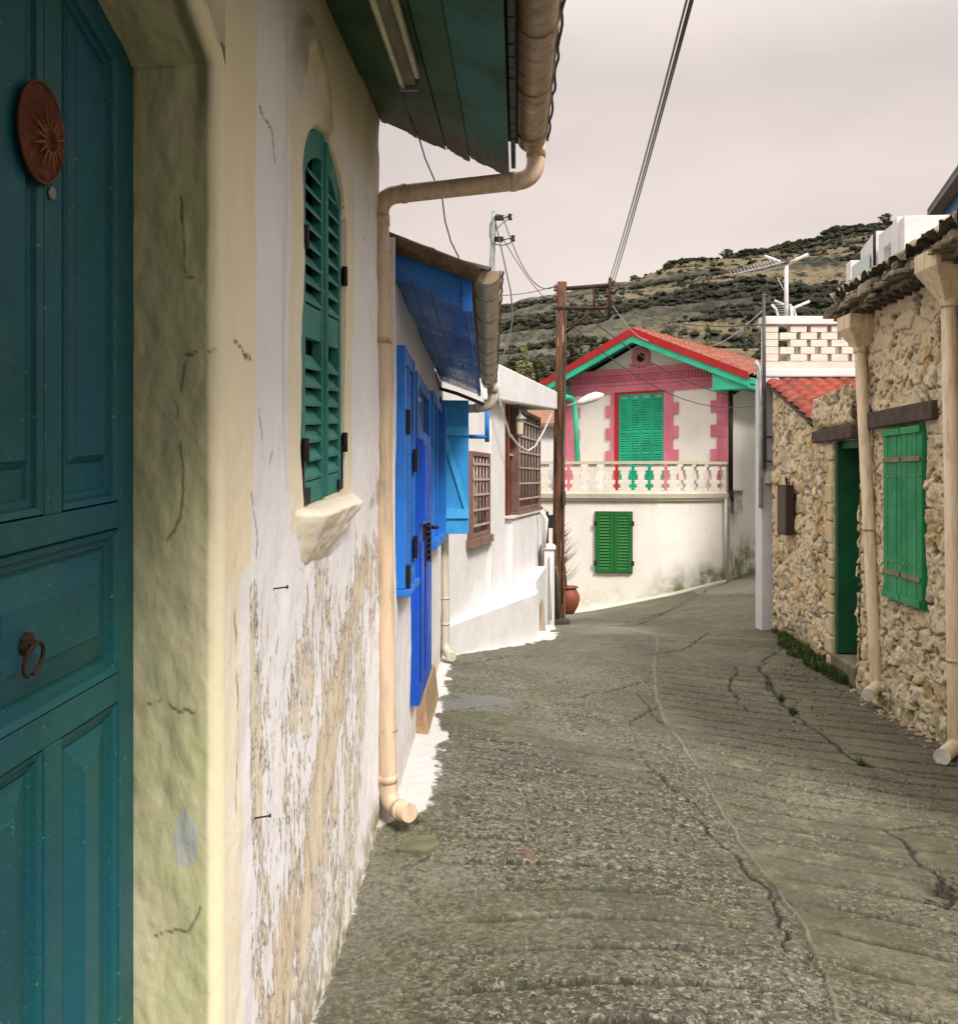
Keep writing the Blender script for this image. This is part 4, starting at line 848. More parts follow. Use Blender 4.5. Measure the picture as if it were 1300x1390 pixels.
    mb = MB(FB); mb.tube([(s1-.16, .055, -.25), (s1-.16, .10, -.25)], .012, 8); mb.tube([(s1-.16, .10, -.25), (s1-.27, .10, -.25)], .009, 8); mb.build('handle', M_black, d)
    # cabinet
    c0, _ = FB.px(557, 600, .0); mb = MB(FB); hc1 = .29; hc0 = -.195
    M = thing('meter_box', 'royal blue meter box on the white wall between the blue window and the blue door', 'meter box', FB.w((c0, .04, hc0)))
    mb.box(c0, c0+.42, .012, .075, hc0, hc1); mb.build('case', blue_d, M, .004); mb = MB(FB); mb.box(c0+.03, c0+.39, .0755, .082, hc0+.03, hc1-.03); mb.build('door', paint('cabinet_blue', (.01, .09, .60), .1), M, .003)
    # black letter rack beneath
    L = thing('letter_rack', 'black iron rack hanging under the blue meter box beside the blue door', 'rack', FB.w((c0+.35, .05, -.35)))
    mb = MB(FB); x0 = c0+.30
    for k in range(7): mb.tube([(x0, .055, -.21-.035*k), (x0+.2, .085, -.225-.035*k)], .006, 6)
    mb.box(x0+.0, x0+.018, .03, .062, -.46, -.20); mb.box(x0+.18, x0+.2, .03, .085, -.44, -.20); mb.build('frame', M_black, L)
    mb = MB(FB); mb.box(x0+.03, x0+.17, .02, .045, -.44, -.215); mb.build('backing', M_black, L)
    # second window and opened shutter
    s0, _ = FB.px(583, 600, .02); s1, _ = FB.px(597, 600, .02); _, h1 = FB.px(583, 530, .02); _, h0 = FB.px(597, 722, .02)
    mb = MB(FB); mb.box(s0+.08, s1-.1, 0, .012, h0+.06, h1-.06); win = mb.build('window', plain('dark_glass_brown', (.03, .018, .02), .2), B)
    mb = MB(FB); mb.box(s0, s0+.08, 0, .05, h0, h1); mb.box(s1-.12, s1, 0, .075, h0-.03, h1); mb.box(s0+.08, s1-.12, 0, .045, h1-.06, h1); mb.box(s0-.03, s1, 0, .075, h0-.06, h0); mb.box((s0+s1)/2-.03, (s0+s1)/2+.03, .012, .04, h0, h1-.06); mb.build('frame', blue_l, win, .003)
    # open leaf: perpendicular to the wall
    A0 = P(599, 543, 8.62); A1 = P(636, 545, 8.66); FO = Frame((A0[0], A0[1], 0), ((A1-A0)[0]/np.linalg.norm((A1-A0)[:2]), (A1-A0)[1]/np.linalg.norm((A1-A0)[:2]), 0), (.1, -.995, 0)); wl = np.linalg.norm((A1-A0)[:2])
    zt, zb = .71, -.497
    mb = MB(FO); mb.box(0, wl, -.03, 0, zb, zt); lf = mb.build('open_shutter', paint('open_shutter_blue', (.03, .30, .70), .3, (.2, .4, .6)), B, .003)
    mb = MB(FO)
    for z in (zt-.32, zb+.14): mb.box(.0, wl, .0005, .022, z, z+.085)
    mb.hexa([(wl*.82, .0005, zb+.225), (wl*.98, .0005, zb+.225), (wl*.98, .02, zb+.225), (wl*.82, .02, zb+.225), (.0, .0005, zt-.32), (wl*.22, .0005, zt-.32), (wl*.22, .02, zt-.32), (.0, .02, zt-.32)])
    mb.build('brace', paint('sky_blue_brace', (.05, .40, .80), .1), lf, .002)
    for z in (zt+.0, zb-.02): mb = MB(FO); mb.tube([(-.02, .01, z-.03), (-.02, .01, z+.03)], .018, 10); mb.build('hinge', M_black, lf)
    # thick black cable crossing under the far end of the eave, and a thin one down the wall
    mb = MB(); a = P(596, 527, 8.55); mb.tube([P(571, 460, 6.6), P(583, 487, 7.5), a, P(620, 534, 8.5), P(640, 542, 8.5), P(657, 549, 8.5)], .016, 8)
    mb.tube([P(563, 470, 5.9), P(571, 460, 6.4), P(590, 505, 8.1)], .008, 6)
    mb.build('eave_cable', M_wire, None, loc=a, label='black cable bundle running under the far end of the glossy blue eave', cat='cable')
    mb = MB(); mb.tube([P(572, 459, 6.35), P(565, 463, 5.95), P(561.5, 480, 5.78), P(561.5, 540, 5.75), P(562.5, 585, 5.75)], .007, 6)
    mb.build('wall_cable', M_wirew, None, loc=P(562, 540, 5.75), label='thin cable running down the wall into the royal blue meter box', cat='cable')
blue_house()

# ------------------------------------------------------------------ white house with grilles, canopy and built-in ledge
M_brown = paint('brown_paint', (.10, .028, .018), .3, (.25, .18, .13), (10, 10, 1.4), .4, .2, .68)
M_ironlt = plain('grille_bar', (.50, .40, .36), .6, .2)
def grille(fr, s0, s1, h0, h1, nv_, nh_, parent, name='grille', mat=None, n0=.05):
    mb = MB(fr)
    for k in range(nv_): s = s0+(s1-s0)*(k+.5)/nv_; mb.tube([(s, n0, h0), (s, n0, h1)], .008, 6)
    for k in range(nh_): h = h0+(h1-h0)*(k+.5)/nh_; mb.box(s0, s1, n0+.006, n0+.018, h-.012, h+.012)
    return mb.build(name, mat or M_ironlt, parent)
def white_house():
    T = thing('white_house', 'whitewashed house with brown barred windows, flat white canopy and a built-in white ledge', 'house', (.3, 12, -2.0))
    S, H = np.meshgrid(np.append(np.arange(9.0, 15.5, .05), 15.5), np.arange(-2.5, 1.05, .05)); n = .014*(fbm(S*1.3, H*1.3, 9, 4)-.5)*2
    W = FW.wa(np.stack([S, n, H], -1)); keep = None
    gridmesh('wall', W, M_white, T)
    mb = MB(FW); mb.box(9.02, 15.5, -3.5, -.02, -2.5, 1.02); mb.box(15.5, 15.62, -3.5, -.02, -2.5, 1.0); mb.build('house_body', M_white, T)
    # pier, slightly proud
    s0, _ = FW.px(666, 700, .05); s1, _ = FW.px(685, 700, .05); mb = MB(FW); mb.box(s0, s1, -.01, .055, -2.1, 1.0); mb.build('pier', M_white, T, .015)
    # ledge
    lp = [(-.33, 9.12), (-.26, 9.05), (.71, 11.85), (.70, 12.02), (.15, 12.4), (-.25, 10.5)]
    mb = MB(); mb.slab([(-.36, 9.1), P(609, 700, 9.15)[:2], P(725.5, 700, 11.85)[:2], P(731, 700, 12.2)[:2], (.35, 12.6), (-.1, 11.0)], -2.3, [-1.40, -1.385, -1.41, -1.41, -1.40, -1.39]); mb.build('ledge', M_white, T, .03)
    mb = MB(); mb.slab([P(604, 700, 9.1)[:2], P(612, 700, 9.05)[:2], P(728, 700, 11.6)[:2], P(757, 700, 13.2)[:2], P(752, 700, 13.8)[:2], (.4, 12.5), (-.3, 9.4)], -2.6, [-1.70, -1.72, -1.985, -2.10, -2.10, -1.95, -1.70]); mb.build('skirting', plaster('white_skirting', (.60, .58, .54), (.35, .3, .22), .5, .6), T, .02)
    # step in front of the door
    a = P(687, 700, 12.3); b = P(728, 700, 12.25); mb = MB(); mb.slab([a[:2], b[:2], P(741, 700, 14.2)[:2], (.62, 14.0)], -2.2, -1.29); mb.build('door_step', plaster('step_grey_white', (.60, .62, .62), (.4, .38, .3), .3), T, .02)
    # brown door
    s0, _ = FW.px(686, 700, .02); s1, _ = FW.px(700, 700, .02); mb = MB(FW); mb.box(s0, s1, .0, .03, -1.36, .98); d = mb.build('door', M_brown, T, .004)
    mb = MB(FW)
    mb.box(s0+.05, s0+.12, .03, .055, -1.3, .95); mb.box(s1-.12, s1-.03, .03, .055, -1.3, .95); mb.build('door_frame', paint('red_brown', (.20, .05, .022), .1), d, .004)
    mb = MB(FW)
    for h in (.55, .30): mb.box(s0+.1, s1-.15, .03, .06, h, h+.03)
    mb.build('hinge_strap', M_ironlt, d, .002)
    # windows
    for (u0, u1, vt, vb, nv_, nh_, nn) in ((637.5, 662, 612, 732, 5, 5, .03), (701, 731, 553, 694, 7, 6, .10)):
        s0, ht = FW.px(u0, vt, nn); s1, hb_ = FW.px(u1, 700, nn); _, hb_ = FW.px(u0, vb, nn)
        mb = MB(FW); mb.box(s0, s1, .004, nn-.02, hb_, ht); wn = mb.build('window', plain('brown_glass', (.045, .008, .006), .3), T)
        mb = MB(FW); f = .05
        mb.box(s0-.02, s0+f, .0, nn+.03, hb_, ht); mb.box(s1-f, s1+.02, 0, nn+.03, hb_, ht); mb.box(s0+f, s1-f, 0, nn+.028, ht-f, ht); mb.box(s0+f, s1-f, 0, nn+.028, hb_, hb_+f); mb.box(s0-.08, s1+.06, 0, nn+.06, hb_-.09, hb_-.002); mb.build('frame', paint('taupe_frame', (.20, .115, .09), .3), wn, .004)
        grille(FW, s0+f, s1-f, hb_+f, ht-f, nv_, nh_, wn, n0=nn+.01)
    s0, _ = FW.px(637, 690, .03); mb = MB(FW); mb.box(s0+.1, s0+.42, .011, .022, -.52, .2); mb.build('curtain', plain('lace_curtain', (.35, .24, .2), .9), T)
    # low wall below the big grille
    s0, ht = FW.px(699, 702, .13); s1, _ = FW.px(738, 700, .13); mb = MB(FW); mb.box(s0-.3, 15.2, -.01, .145, -2.2, ht-.012); mb.build('low_wall', M_white, T, .015)
    mb = MB(FW); mb.box(s0-.35, 15.25, -.01, .17, ht-.01, ht+.02); mb.build('coping', plaster('coping_grey', (.5, .48, .42), (.25, .22, .15), .6), T, .006)
    # canopy: flat slab with sloping underside
    q = [P(677, 493, 11.0), P(763.5, 535, 15.45)]; b_ = [P(677, 543, 11.0), P(763.5, 557, 15.45)]
    din = V(-.9806, .1961, 0); bk = [q[0]+din*1.6, q[1]+din*1.9]; mb = MB()
    mb.hexa([b_[0], b_[1], b_[1]+din*1.9+V(0, 0, .05), b_[0]+din*1.6+V(0, 0, .05), q[0], q[1], q[1]+din*1.9+V(0, 0, .05), q[0]+din*1.6+V(0, 0, .05)]); mb.build('canopy', M_white, T, .02)
    # blue window surround glimpsed under the gutter
    mb = MB(); mb.tube([P(636, 592.5, 9.05), P(661, 593, 9.08)], .02, 8); mb.tube([P(661, 556, 9.08), P(661, 600, 9.08)], .022, 8); mb.build('clothes_bracket', paint('blue_tube', (.02, .22, .62), .1), T)
    # hanging lantern
    c = P(705, 575, 12.6); L = thing('lantern', 'small glass lantern hanging before the brown barred window', 'lantern', c)
    mb = MB(); mb.lathe([(.001, .19), (.012, .17), (.02, .13), (.085, .075), (.10, .06), (.07, .062), (.055, .065)], c, 6); mb.lathe([(.055, -.13), (.062, -.135), (.03, -.16), (.001, -.19)], c, 6); mb.tube([c+V(0, 0, .18), c+V(0, 0, .33)], .006, 6); mb.tube([c+V(0, 0, .33), c+V(-.10, .14, .34)], .008, 6); mb.build('frame', M_galv, L)
    mb = MB(); mb.lathe([(.062, .06), (.048, -.13)], c, 6); t = NT('lantern_glass'); mb.build('glass', t.out((.55, .5, .38), .15), L)
    # white pier with gas box at the far end
    mb = MB(); x0, x1 = P(738, 700, 14.4)[0], P(752, 700, 14.4)[0]; mb.box(x0, x1, 14.35, 14.75, -2.4, P(0, 746, 14.4)[2]); mb.box(x0-.02, x1+.02, 14.32, 14.78, P(0, 746, 14.4)[2]+.002, P(0, 740, 14.4)[2]); mb.build('gate_pier', M_white, T, .012)
    mb = MB(); mb.tube([P(734, 693, 14.3), P(741, 705, 14.3), P(738, 742, 14.3)], .035, 10); mb.tube([P(747.5, 752, 14.3), P(747.5, 842, 14.3)], .012, 6); mb.build('white_pipe', M_white, T)
    mb = MB(); mb.hexa([P(732, 868, 12.8), P(741, 862, 12.9), P(741, 862, 13.2), P(732, 868, 13.2), P(733, 820, 12.8), P(737, 812, 12.9), P(737, 812, 13.2), P(733, 820, 13.2)]); mb.build('broken_corner', plaster('bare_masonry', (.36, .28, .19), (.12, .06, .05), .8, 1.0), T, .01)
white_house()

# ------------------------------------------------------------------ wooden pole, boards, planter
def pole_stuff():
    Y = 15.0; b = P(760, 850, Y); T = thing('utility_pole', 'tall weathered wooden utility pole with iron crossarms in front of the pink house', 'utility pole', b)
    t = NT('pole_wood'); f = t.noise(7, 8, .7, t.vec((4, 4, .25))); g = t.noise(3, 5, .6, t.vec((1.5, 1.5, .4))); c = t.mix(t.ramp(f, .38, .6), (.032, .018, .011), (.17, .07, .035)); c = t.mix(t.ramp(g, .52, .66), c, (.08, .05, .03)); c = t.mix(t.math('MULTIPLY', t.ramp(t.noise(6, 4, .6, t.vec((3, 3, .2))), .6, .64), .8), c, (.38, .27, .17)); t.bump(f, .9, .012); mp_ = t.out(c, .9)
    mb = MB(); pts = [b+V(0, 0, -.3)]+[P(u, v, Y) for u, v in ((757.5, 780), (758.5, 680), (759, 600), (761, 500), (762.5, 383))]; mb.tube(pts, [.098, .096, .092, .090, .084, .076], 16); mb.build('pole', mp_, T)
    def bar(a, b, w_=.028, name='crossarm'):
        mb = MB(); mb.tube([a, b], w_, 4); mb.build(name, M_rust, T)
    bar(P(763, 392, Y-.02), P(832, 386.5, Y+.1), .034); bar(P(752, 418, Y-.10), P(830, 418, Y+.1), .030); bar(P(806, 390, Y+.04), P(806.5, 418, Y+.04), .018, 'strut'); bar(P(767, 452, Y-.03), P(809, 417, Y+.06), .024, 'brace'); bar(P(828, 378, Y+.08), P(826, 432, Y+.08), .028, 'hanger')
    for u, v, yy in ((754, 390, -.05), (753, 403, -.05), (828, 380, .1), (831, 392, .1), (825, 397, .1), (830, 404, .1), (825, 412, .1), (833, 384, .1)):
        mb = MB(); c = P(u, v, Y+yy); mb.lathe([(.012, -.06), (.03, -.055), (.035, -.03), (.02, -.02), (.03, 0), (.03, .02), (.015, .045), (.001, .05)], c, 8); mb.build('insulator', plain('porcelain', (.10, .06, .045), .3), T)
    mb = MB(); mb.box(*sorted((P(757, 0, Y)[0]+.06, P(766.5, 0, Y)[0])), Y-.16, Y-.08, P(0, 686, Y)[2], P(0, 666, Y)[2]); mb.build('junction_box', plain('brown_box', (.07, .045, .03), .7), T, .006)
    mb = MB(); mb.tube([P(764, 396, Y-.08), P(767, 430, Y-.08), P(766, 470, Y-.09), P(765, 560, Y-.1), P(763, 640, Y-.1), P(763, 820, Y-.1)], .009, 6); mb.build('conduit', M_wire, T)
    # street lamp head clamped to the pole
    L = thing('street_lamp', 'white lamp head on a thin arm fixed to the wooden pole', 'street lamp', P(766, 551, Y))
    mb = MB(); mb.tube([P(764, 553, Y), P(782, 547, Y), P(790, 545, Y)], .016, 8); mb.build('arm', M_galv, L)
    mb = MB(); mb.tube([P(783, 548, Y), P(790, 545, Y), P(800, 541, Y), P(810, 537.5, Y), P(819, 535.5, Y)], [.03, .055, .075, .07, .02], 12); mb.build('lamp_head', plain('lamp_white', (.74, .74, .72), .4, 0, .05), L)
    # signboard seen edge-on behind the pole + black post
    B = thing('black_signboard', 'blank black board on a dark post just left of the wooden pole', 'signboard', P(745, 742, 15.6))
    mb = MB(); x0, x1 = P(743, 0, 15.6)[0], P(757, 0, 15.6)[0]; mb.box(x0, x1, 15.6, 15.63, P(0, 717, 15.6)[2], P(0, 699, 15.6)[2]); mb.build('board', plain('black_board', (.025, .025, .03), .5), B, .004)
    mb = MB(); mb.hexa([P(737.5, 742, 15.5), P(744.5, 742, 15.5), P(744.5, 742, 15.6), P(737.5, 742, 15.6), P(741, 694, 15.5), P(744.5, 694, 15.5), P(744.5, 694, 15.6), P(741, 694, 15.6)]); mb.build('post', plain('black_post', (.03, .02, .02), .6), B, .004)
    W_ = thing('old_board', 'dark mouldy timber board leaning beside the foot of the wooden pole', 'board', P(752, 846, 14.6))
    mb = MB(); mb.hexa([P(749, 851, 14.5), P(754.5, 851, 14.5), P(754.5, 851, 14.75), P(749, 851, 14.75), P(747.5, 772, 14.5), P(755, 771, 14.5), P(755, 771, 14.75), P(747.5, 772, 14.75)]); mb.build('plank', plain('dark_mould', (.035, .036, .03), .8, 0, .5), W_, .006)
    mb = MB(); mb.tube([P(757, 840, 14.6), P(756.5, 780, 14.6), P(752, 770, 14.6)], .022, 8); mb.build('rail', plain('mossy_wood', (.12, .11, .07), .9), W_)
    mb = MB(); c = P(765, 846, 14.6); mb.box(c[0]-.14, c[0]+.09, 14.5, 14.72, -2.55, P(0, 841, 14.6)[2]); mb.build('kerb_stone', plain('dark_block', (.055, .05, .035), .9), None, .01, loc=c, label='dark mossy concrete block at the foot of the wooden pole', cat='block')
    # planter
    c = P(771, 833, 15.6); Pt = thing('plant_pot', 'round terracotta pot standing behind the wooden pole', 'plant pot', c); mb = MB(); R = 15*15.6/1300
    k = R/.17; mb.lathe([(.001, 0), (.085*k, 0), (.10*k, .02), (.15*k, .12), (.178*k, .22), (.175*k, .30), (.14*k, .375), (.125*k, .39), (.125*k, .41), (.152*k, .425), (.152*k, .445), (.13*k, .447), (.12*k, .41), (.001, .40)], c, 28); t = NT('terracotta'); f = t.noise(6, 5); mb.build('pot', t.out(t.mix(t.ramp(f, .35, .7), (.27, .075, .035), (.17, .05, .03)), .6), Pt)
    D = thing('dry_plant', 'bare spiky brown plant growing in the terracotta pot', 'plant', c+V(-.05, 0, .4)); mb = MB(); r = np.random.default_rng(4)
    base = c+V(-.03, 0, .38)
    stem = [base, base+V(-.03, 0, .4), base+V(-.05, .02, .8), base+V(-.04, 0, 1.2)]; mb.tube(stem, [.022, .016, .012, .004], 6); mb.build('stem', M_rust if False else plain('dry_stem', (.16, .11, .06), .9), D)
    mb = MB()
    for k in range(70):
        t_ = r.random(); p = base+V(-.05*t_, 0, .1+1.0*t_); a = r.random()*6.28; l = (.16+.14*r.random())*(1.15-t_*.75); q = p+V(math.cos(a)*l, math.sin(a)*l, l*.9); mb.tube([p, (p+q)/2+V(0, 0, -.01), q], [.006, .005, .001], 3)
    o = mb.build('twigs', plain('dry_twig', (.24, .18, .09), .9), D); o['kind'] = 'stuff'
    # distant metal pole behind the blue house
    Yb = 13.5; T2 = thing('metal_pole', 'slim grey metal electricity pole rising behind the blue eave gutter', 'utility pole', P(668, 560, Yb)+V(0, 0, -3))
    mb = MB(); mb.tube([P(668, 560, Yb)+V(0, 0, -3), P(667, 380, Yb), P(670, 296, Yb), P(670, 288, Yb)], [.05, .042, .036, .03], 10); mb.tube([P(670, 292, Yb), P(669.5, 280, Yb)], .012, 6); mb.build('pole', M_galv, T2)
    for v in (296, 325):
        mb = MB(); mb.box(P(671, 0, Yb)[0], P(683, 0, Yb)[0], Yb-.06, Yb+.02, P(0, v+3, Yb)[2], P(0, v-3, Yb)[2]); mb.build('bracket', M_black, T2, .004)
        mb = MB(); cc = P(692 if v < 300 else 696, v-2, Yb); mb.lathe([(.01, -.05), (.035, -.04), (.02, 0), (.035, .03), (.001, .05)], cc, 8); mb.tube([P(683, v, Yb), cc], .008, 5); mb.build('insulator', M_black, T2)
    mb = MB(); mb.tube([P(671, 294, Yb), P(665, 305, Yb-.05), P(664.5, 320, Yb-.05), P(668, 330, Yb-.05), P(680, 333, Yb-.1), P(692, 330, Yb-.15), P(696, 324, Yb-.1)], .008, 5); mb.tube([P(672, 312, Yb), P(685, 300, Yb-.1), P(692, 296, Yb-.05)], .006, 5); mb.tube([P(672, 290, Yb), P(690, 294, Yb)], .005, 5); mb.build('loop_wire', M_wire, T2)
    WI = [
     ('power_wire', 'outermost left wire of the overhead bundle running up from the pole arm', sag(P(827, 379, Y), P(926, 0, 5.4)+ (P(926, 0, 5.4)-P(827, 379, Y))*.35, .12), .0065, M_wire, 'overhead wires above the street'),
     ('power_wire', 'middle wire of the overhead bundle running up from the pole arm', sag(P(830, 381, Y), P(932, 0, 5.4)+(P(932, 0, 5.4)-P(830, 381, Y))*.35, .10), .0065, M_wire, 'overhead wires above the street'),
     ('power_wire', 'outermost right wire of the overhead bundle running up from the pole arm', sag(P(832, 386, Y), P(936, 0, 5.4)+(P(936, 0, 5.4)-P(832, 386, Y))*.35, .08), .0065, M_wire, 'overhead wires above the street'),
     ('service_wire', 'wire sagging from the top of the metal pole to the wooden pole', sag(P(683, 296, Yb), P(752, 389, Y), .35), .007, M_wire, 'wires by the metal pole'),
     ('service_wire', 'wire dropping from the lower bracket of the metal pole behind the hill', sag(P(684, 326, Yb), P(756, 420, Y+1), .10), .006, M_wire, 'wires by the metal pole'),
     ('service_wire', 'nearly level thin wire from the blue gutter to the wooden pole top', sag(P(676, 401, 13), P(750, 389, Y), .03), .006, M_wire, 'wires by the metal pole'),
     ('service_wire', 'thick black wire hanging from the metal pole to the white canopy', [P(672, 300, Yb), P(682, 345, Yb-.3), P(693, 395, Yb-.8), P(696, 430, Yb-1.2), P(691, 462, Yb-1.7), P(680, 490, Yb-2.2), P(676, 512, Yb-2.4)], .010, M_wire, 'wires by the metal pole'),
     ('service_wire', 'pale twisted wire looping below the canopy across the barred window', [P(676, 505, 11), P(677, 540, 11.0), P(684, 565, 11.3), P(692, 590, 11.6), P(704, 605, 12), P(716, 612, 12.4), P(726, 606, 13), P(738, 585, 13.6), P(748, 562, 14.3)], .012, M_wirew, None),
     ('service_wire', 'wire slanting from the wooden pole arm down across the pink gable', sag(P(832, 415, Y), P(880, 462, 20.6), .12), .007, M_wirew, 'wires over the pink house'),
     ('service_wire', 'wire from the wooden pole over the round gable vent to the meter corner', sag(P(764, 402, Y), P(992, 537, 20.2), .25), .009, M_wire, 'wires over the pink house'),
     ('service_wire', 'wire from the pole brace sagging across the pink frieze', sag(P(764, 430, Y), P(1034, 548, 20), .55), .008, M_wire, 'wires over the pink house'),
     ('service_wire', 'uppermost wire from the pole arm towards the roof aerial', sag(P(832, 386, Y), P(1030, 401, 12.48), .15), .006, M_wire, 'wires before the hill'),
     ('service_wire', 'second wire down from the pole arm before the hill', sag(P(832, 400, Y), P(1036, 415, 12.48), .15), .006, M_wire, 'wires before the hill'),
     ('service_wire', 'lowest wire from the pole arm before the hill', sag(P(832, 412, Y), P(1036, 440, 12.48), .15), .006, M_wire, 'wires before the hill'),
     ('service_wire', 'short wire rising from the pink roof ridge to the dark conduit pole', sag(P(962, 470, 24.5), P(1036, 420, 12.48), .1), .008, M_wirew, 'wires before the hill'),
    ]
    for nm, lb, pts, r_, m_, g in WI:
        mb = MB(); mb.tube(pts, r_, 6); mb.build(nm, m_, None, loc=pts[0], label=lb, cat='wire', group=g)
pole_stuff()

# ------------------------------------------------------------------ the pink and cream house
def pink_house():
    T = thing('pink_house', 'cream two storey house with pink quoins, red edged gable roof and green shutters', 'house', (4, 20.5, -2.5))
    M_cr = plaster('cream_wall', (.74, .70, .635), (.33, .29, .20), .35, .35, .7, (.17, .18, .07)); M_pk = NT('pink_paint')
    t = M_pk; f = t.noise(2.5, 6, .6); br = t.n('ShaderNodeTexBrick'); br.inputs['Scale'].default_value = 1; br.inputs['Brick Width'].default_value = .3; br.inputs['Row Height'].default_value = .09; br.inputs['Mortar Size'].default_value = .006
    c = t.mix(t.ramp(f, .35, .7), (.57, .18, .235), (.48, .135, .185)); c = t.mix(t.ramp(t.noise(14, 5, .7), .55, .75), c, (.56, .24, .26)); t.bump(t.noise(30, 5), .3, .01)
    M_pk = t.out(c, .8); M_dp = plaster('deep_red_paint', (.36, .020, .022), (.2, .02, .02), .35, .3); M_gr = paint('mint_green_paint', (.035, .42, .25), .35, (.10, .28, .18), (3, 3, 3), .5, .2, .62)
    Wd = 4.10; ye = 2.40     # facade width, wall top
    # lower storey under the balcony
    A = P(718, 700, 20.2)[:2]; B_ = P(894, 700, 19.75)[:2]; C_ = P(984.5, 700, 20.3)[:2]
    def wallgrid(p0, p1, z0, z1, name, par=T, mat=M_cr, n=60):
        L = math.hypot(p1[0]-p0[0], p1[1]-p0[1]); a = np.linspace(0, 1, max(2, int(L/.06))); hh = np.linspace(z0, z1, int((z1-z0)/.06)); A_, H_ = np.meshgrid(a, hh)
        X = p0[0]+(p1[0]-p0[0])*A_; Y_ = p0[1]+(p1[1]-p0[1])*A_; nx, ny = (p1[1]-p0[1])/L, -(p1[0]-p0[0])/L; d = .015*(fbm(A_*L*1.2, H_*1.2, 11, 4)-.5)*2
        W = np.stack([X+nx*d, Y_+ny*d, H_], -1); g = gz(X, Y_); hgt = H_-g
        mo = np.clip((1-sstep(.02, .55, hgt+.5*(fbm(X*2.2, H_*1.1, 12, 4)-.5)))*(.35+1.2*sstep(3.0, 4.6, X)), 0, 1)
        gridmesh(name, W, mat, par, dict(moss=mo))
    cc = Frame((0, 0, 0), (1, 0, 0), (0, 1, 0))
    # curved front wall (sampled)
    P3 = []
    for t_ in np.linspace(0, 1, 60):
        u = 718+(984.5-718)*t_; Yv = np.interp(u, [718, 850, 894, 930, 984.5], [20.15, 19.82, 19.75, 19.85, 20.3]); P3.append(P(u, 700, Yv)[:2])
    P3 = np.array(P3); hh = np.linspace(-3.2, -.42, 50); A_, H_ = np.meshgrid(np.arange(60), hh); X = P3[A_, 0]; Y_ = P3[A_, 1]; d = .015*(fbm(X*1.2, H_*1.2, 11, 4)-.5)*2
    g = gz(X, Y_); hg = H_-g; mo = np.clip((1-sstep(.0, .65, hg+.8*(fbm(X*3.2, H_*1.3, 12, 4)-.5)))*(.25+1.1*sstep(3.0, 4.6, X)), 0, 1)
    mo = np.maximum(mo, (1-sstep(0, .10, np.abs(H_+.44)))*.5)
    gridmesh('lower_wall', np.stack([X, Y_-d, H_], -1), M_cr, T, dict(moss=mo))
    # base white strip on street, along the wall
    mb = MB(); strip = [(p[0], p[1]) for p in P3[8:]]; 
    for a, b in zip(strip[:-1], strip[1:]): mb.add([(a[0], a[1]-.09, G(a[0], a[1]-.09)-.05), (b[0], b[1]-.09, G(b[0], b[1]-.09)-.05), (b[0], b[1]+.03, G(*b)-.05), (a[0], a[1]+.03, G(*a)-.05), (a[0], a[1]-.07, G(a[0], a[1])+.035), (b[0], b[1]-.07, G(b[0], b[1])+.035), (b[0], b[1]+.03, G(*b)+.05), (a[0], a[1]+.03, G(*a)+.05)], [(0, 1, 5, 4), (4, 5, 6, 7)])
    mb.build('base_strip', plaster('base_whitewash', (.66, .62, .54), (.3, .27, .18), .6), T)
    # side wall of the body (both storeys), right corner receding
    z0 = -3.0
    S_, H_ = np.meshgrid(np.linspace(0, 9, 140), np.linspace(z0, 2.22, 90)); W = FPs.wa(np.stack([S_, .012*(fbm(S_, H_, 5, 4)-.5)*2, H_], -1)); g = gz(W[..., 0], W[..., 1])
    gridmesh('side_wall', W, M_cr, T, dict(moss=np.clip((1-sstep(.1, .95, H_-g+.9*(fbm(S_*2.5, H_*.9, 13, 4)-.5)))*1.3, 0, 1)))
    mb = MB(FP); mb.box(.02, Wd-.02, -8.9, -.03, z0, 2.1); mb.prism([(.05, 2.1), (Wd-.05, 2.1), (Wd/2, 3.0)], -8.8, -.04); mb.build('house_body', M_cr, T)
    # facade: cream field
    mb = MB(FP); mb.box(.0, Wd, -.03, .0, -.6, 2.2); mb.build('facade', M_cr, T)
    apex = P(868, 447, 0+21.3); za = 3.18
    mb = MB(FP); mb.prism([(-.05, 2.14), (Wd+.05, 2.14), (Wd/2, 3.08)], -.03, .004); mb.build('gable_wall', M_cr, T)
    # pink parts
    def q(name, pieces, mat=M_pk, bev=.004):
        mb = MB(FP)
        for (x0, x1, n1, h0, h1) in pieces: mb.box(x0, x1, .0005, n1, h0, h1)
        return mb.build(name, mat, T, bev)
    sD0, hD1 = FP.px(900.5, 532, .02); sD1, _ = FP.px(840, 532, .02); hD0 = -.42
    hF0 = hD1+.02; hF1 = hF0+.19
    def quoin(xs, dirn, name, h0=-.4, h1=None, w0=.26, w1=.40, x_min=0):
        h1 = hF0; n = 9; dh = (h1-h0)/n; mb = MB(FP)
        for k in range(n): w_ = w1 if k % 2 == 1 else w0; a, b = sorted((xs, xs+dirn*w_)); mb.box(a, b, .0005, .030+.002*(k % 2), h0+dh*k, h0+dh*(k+1)-.001)
        mb.build(name, M_pk, T, .003)
    quoin(-.02, 1, 'quoin', w0=.30, w1=.44); quoin(Wd+.02, -1, 'quoin', w0=.30, w1=.44)
    quoin(sD0-.10, -1, 'door_surround', w0=.12, w1=.25); quoin(sD1+.10, 1, 'door_surround', w0=.12, w1=.25)
    q('frieze', [(-.03, Wd+.03, .034, hF0+.003, hF1)])
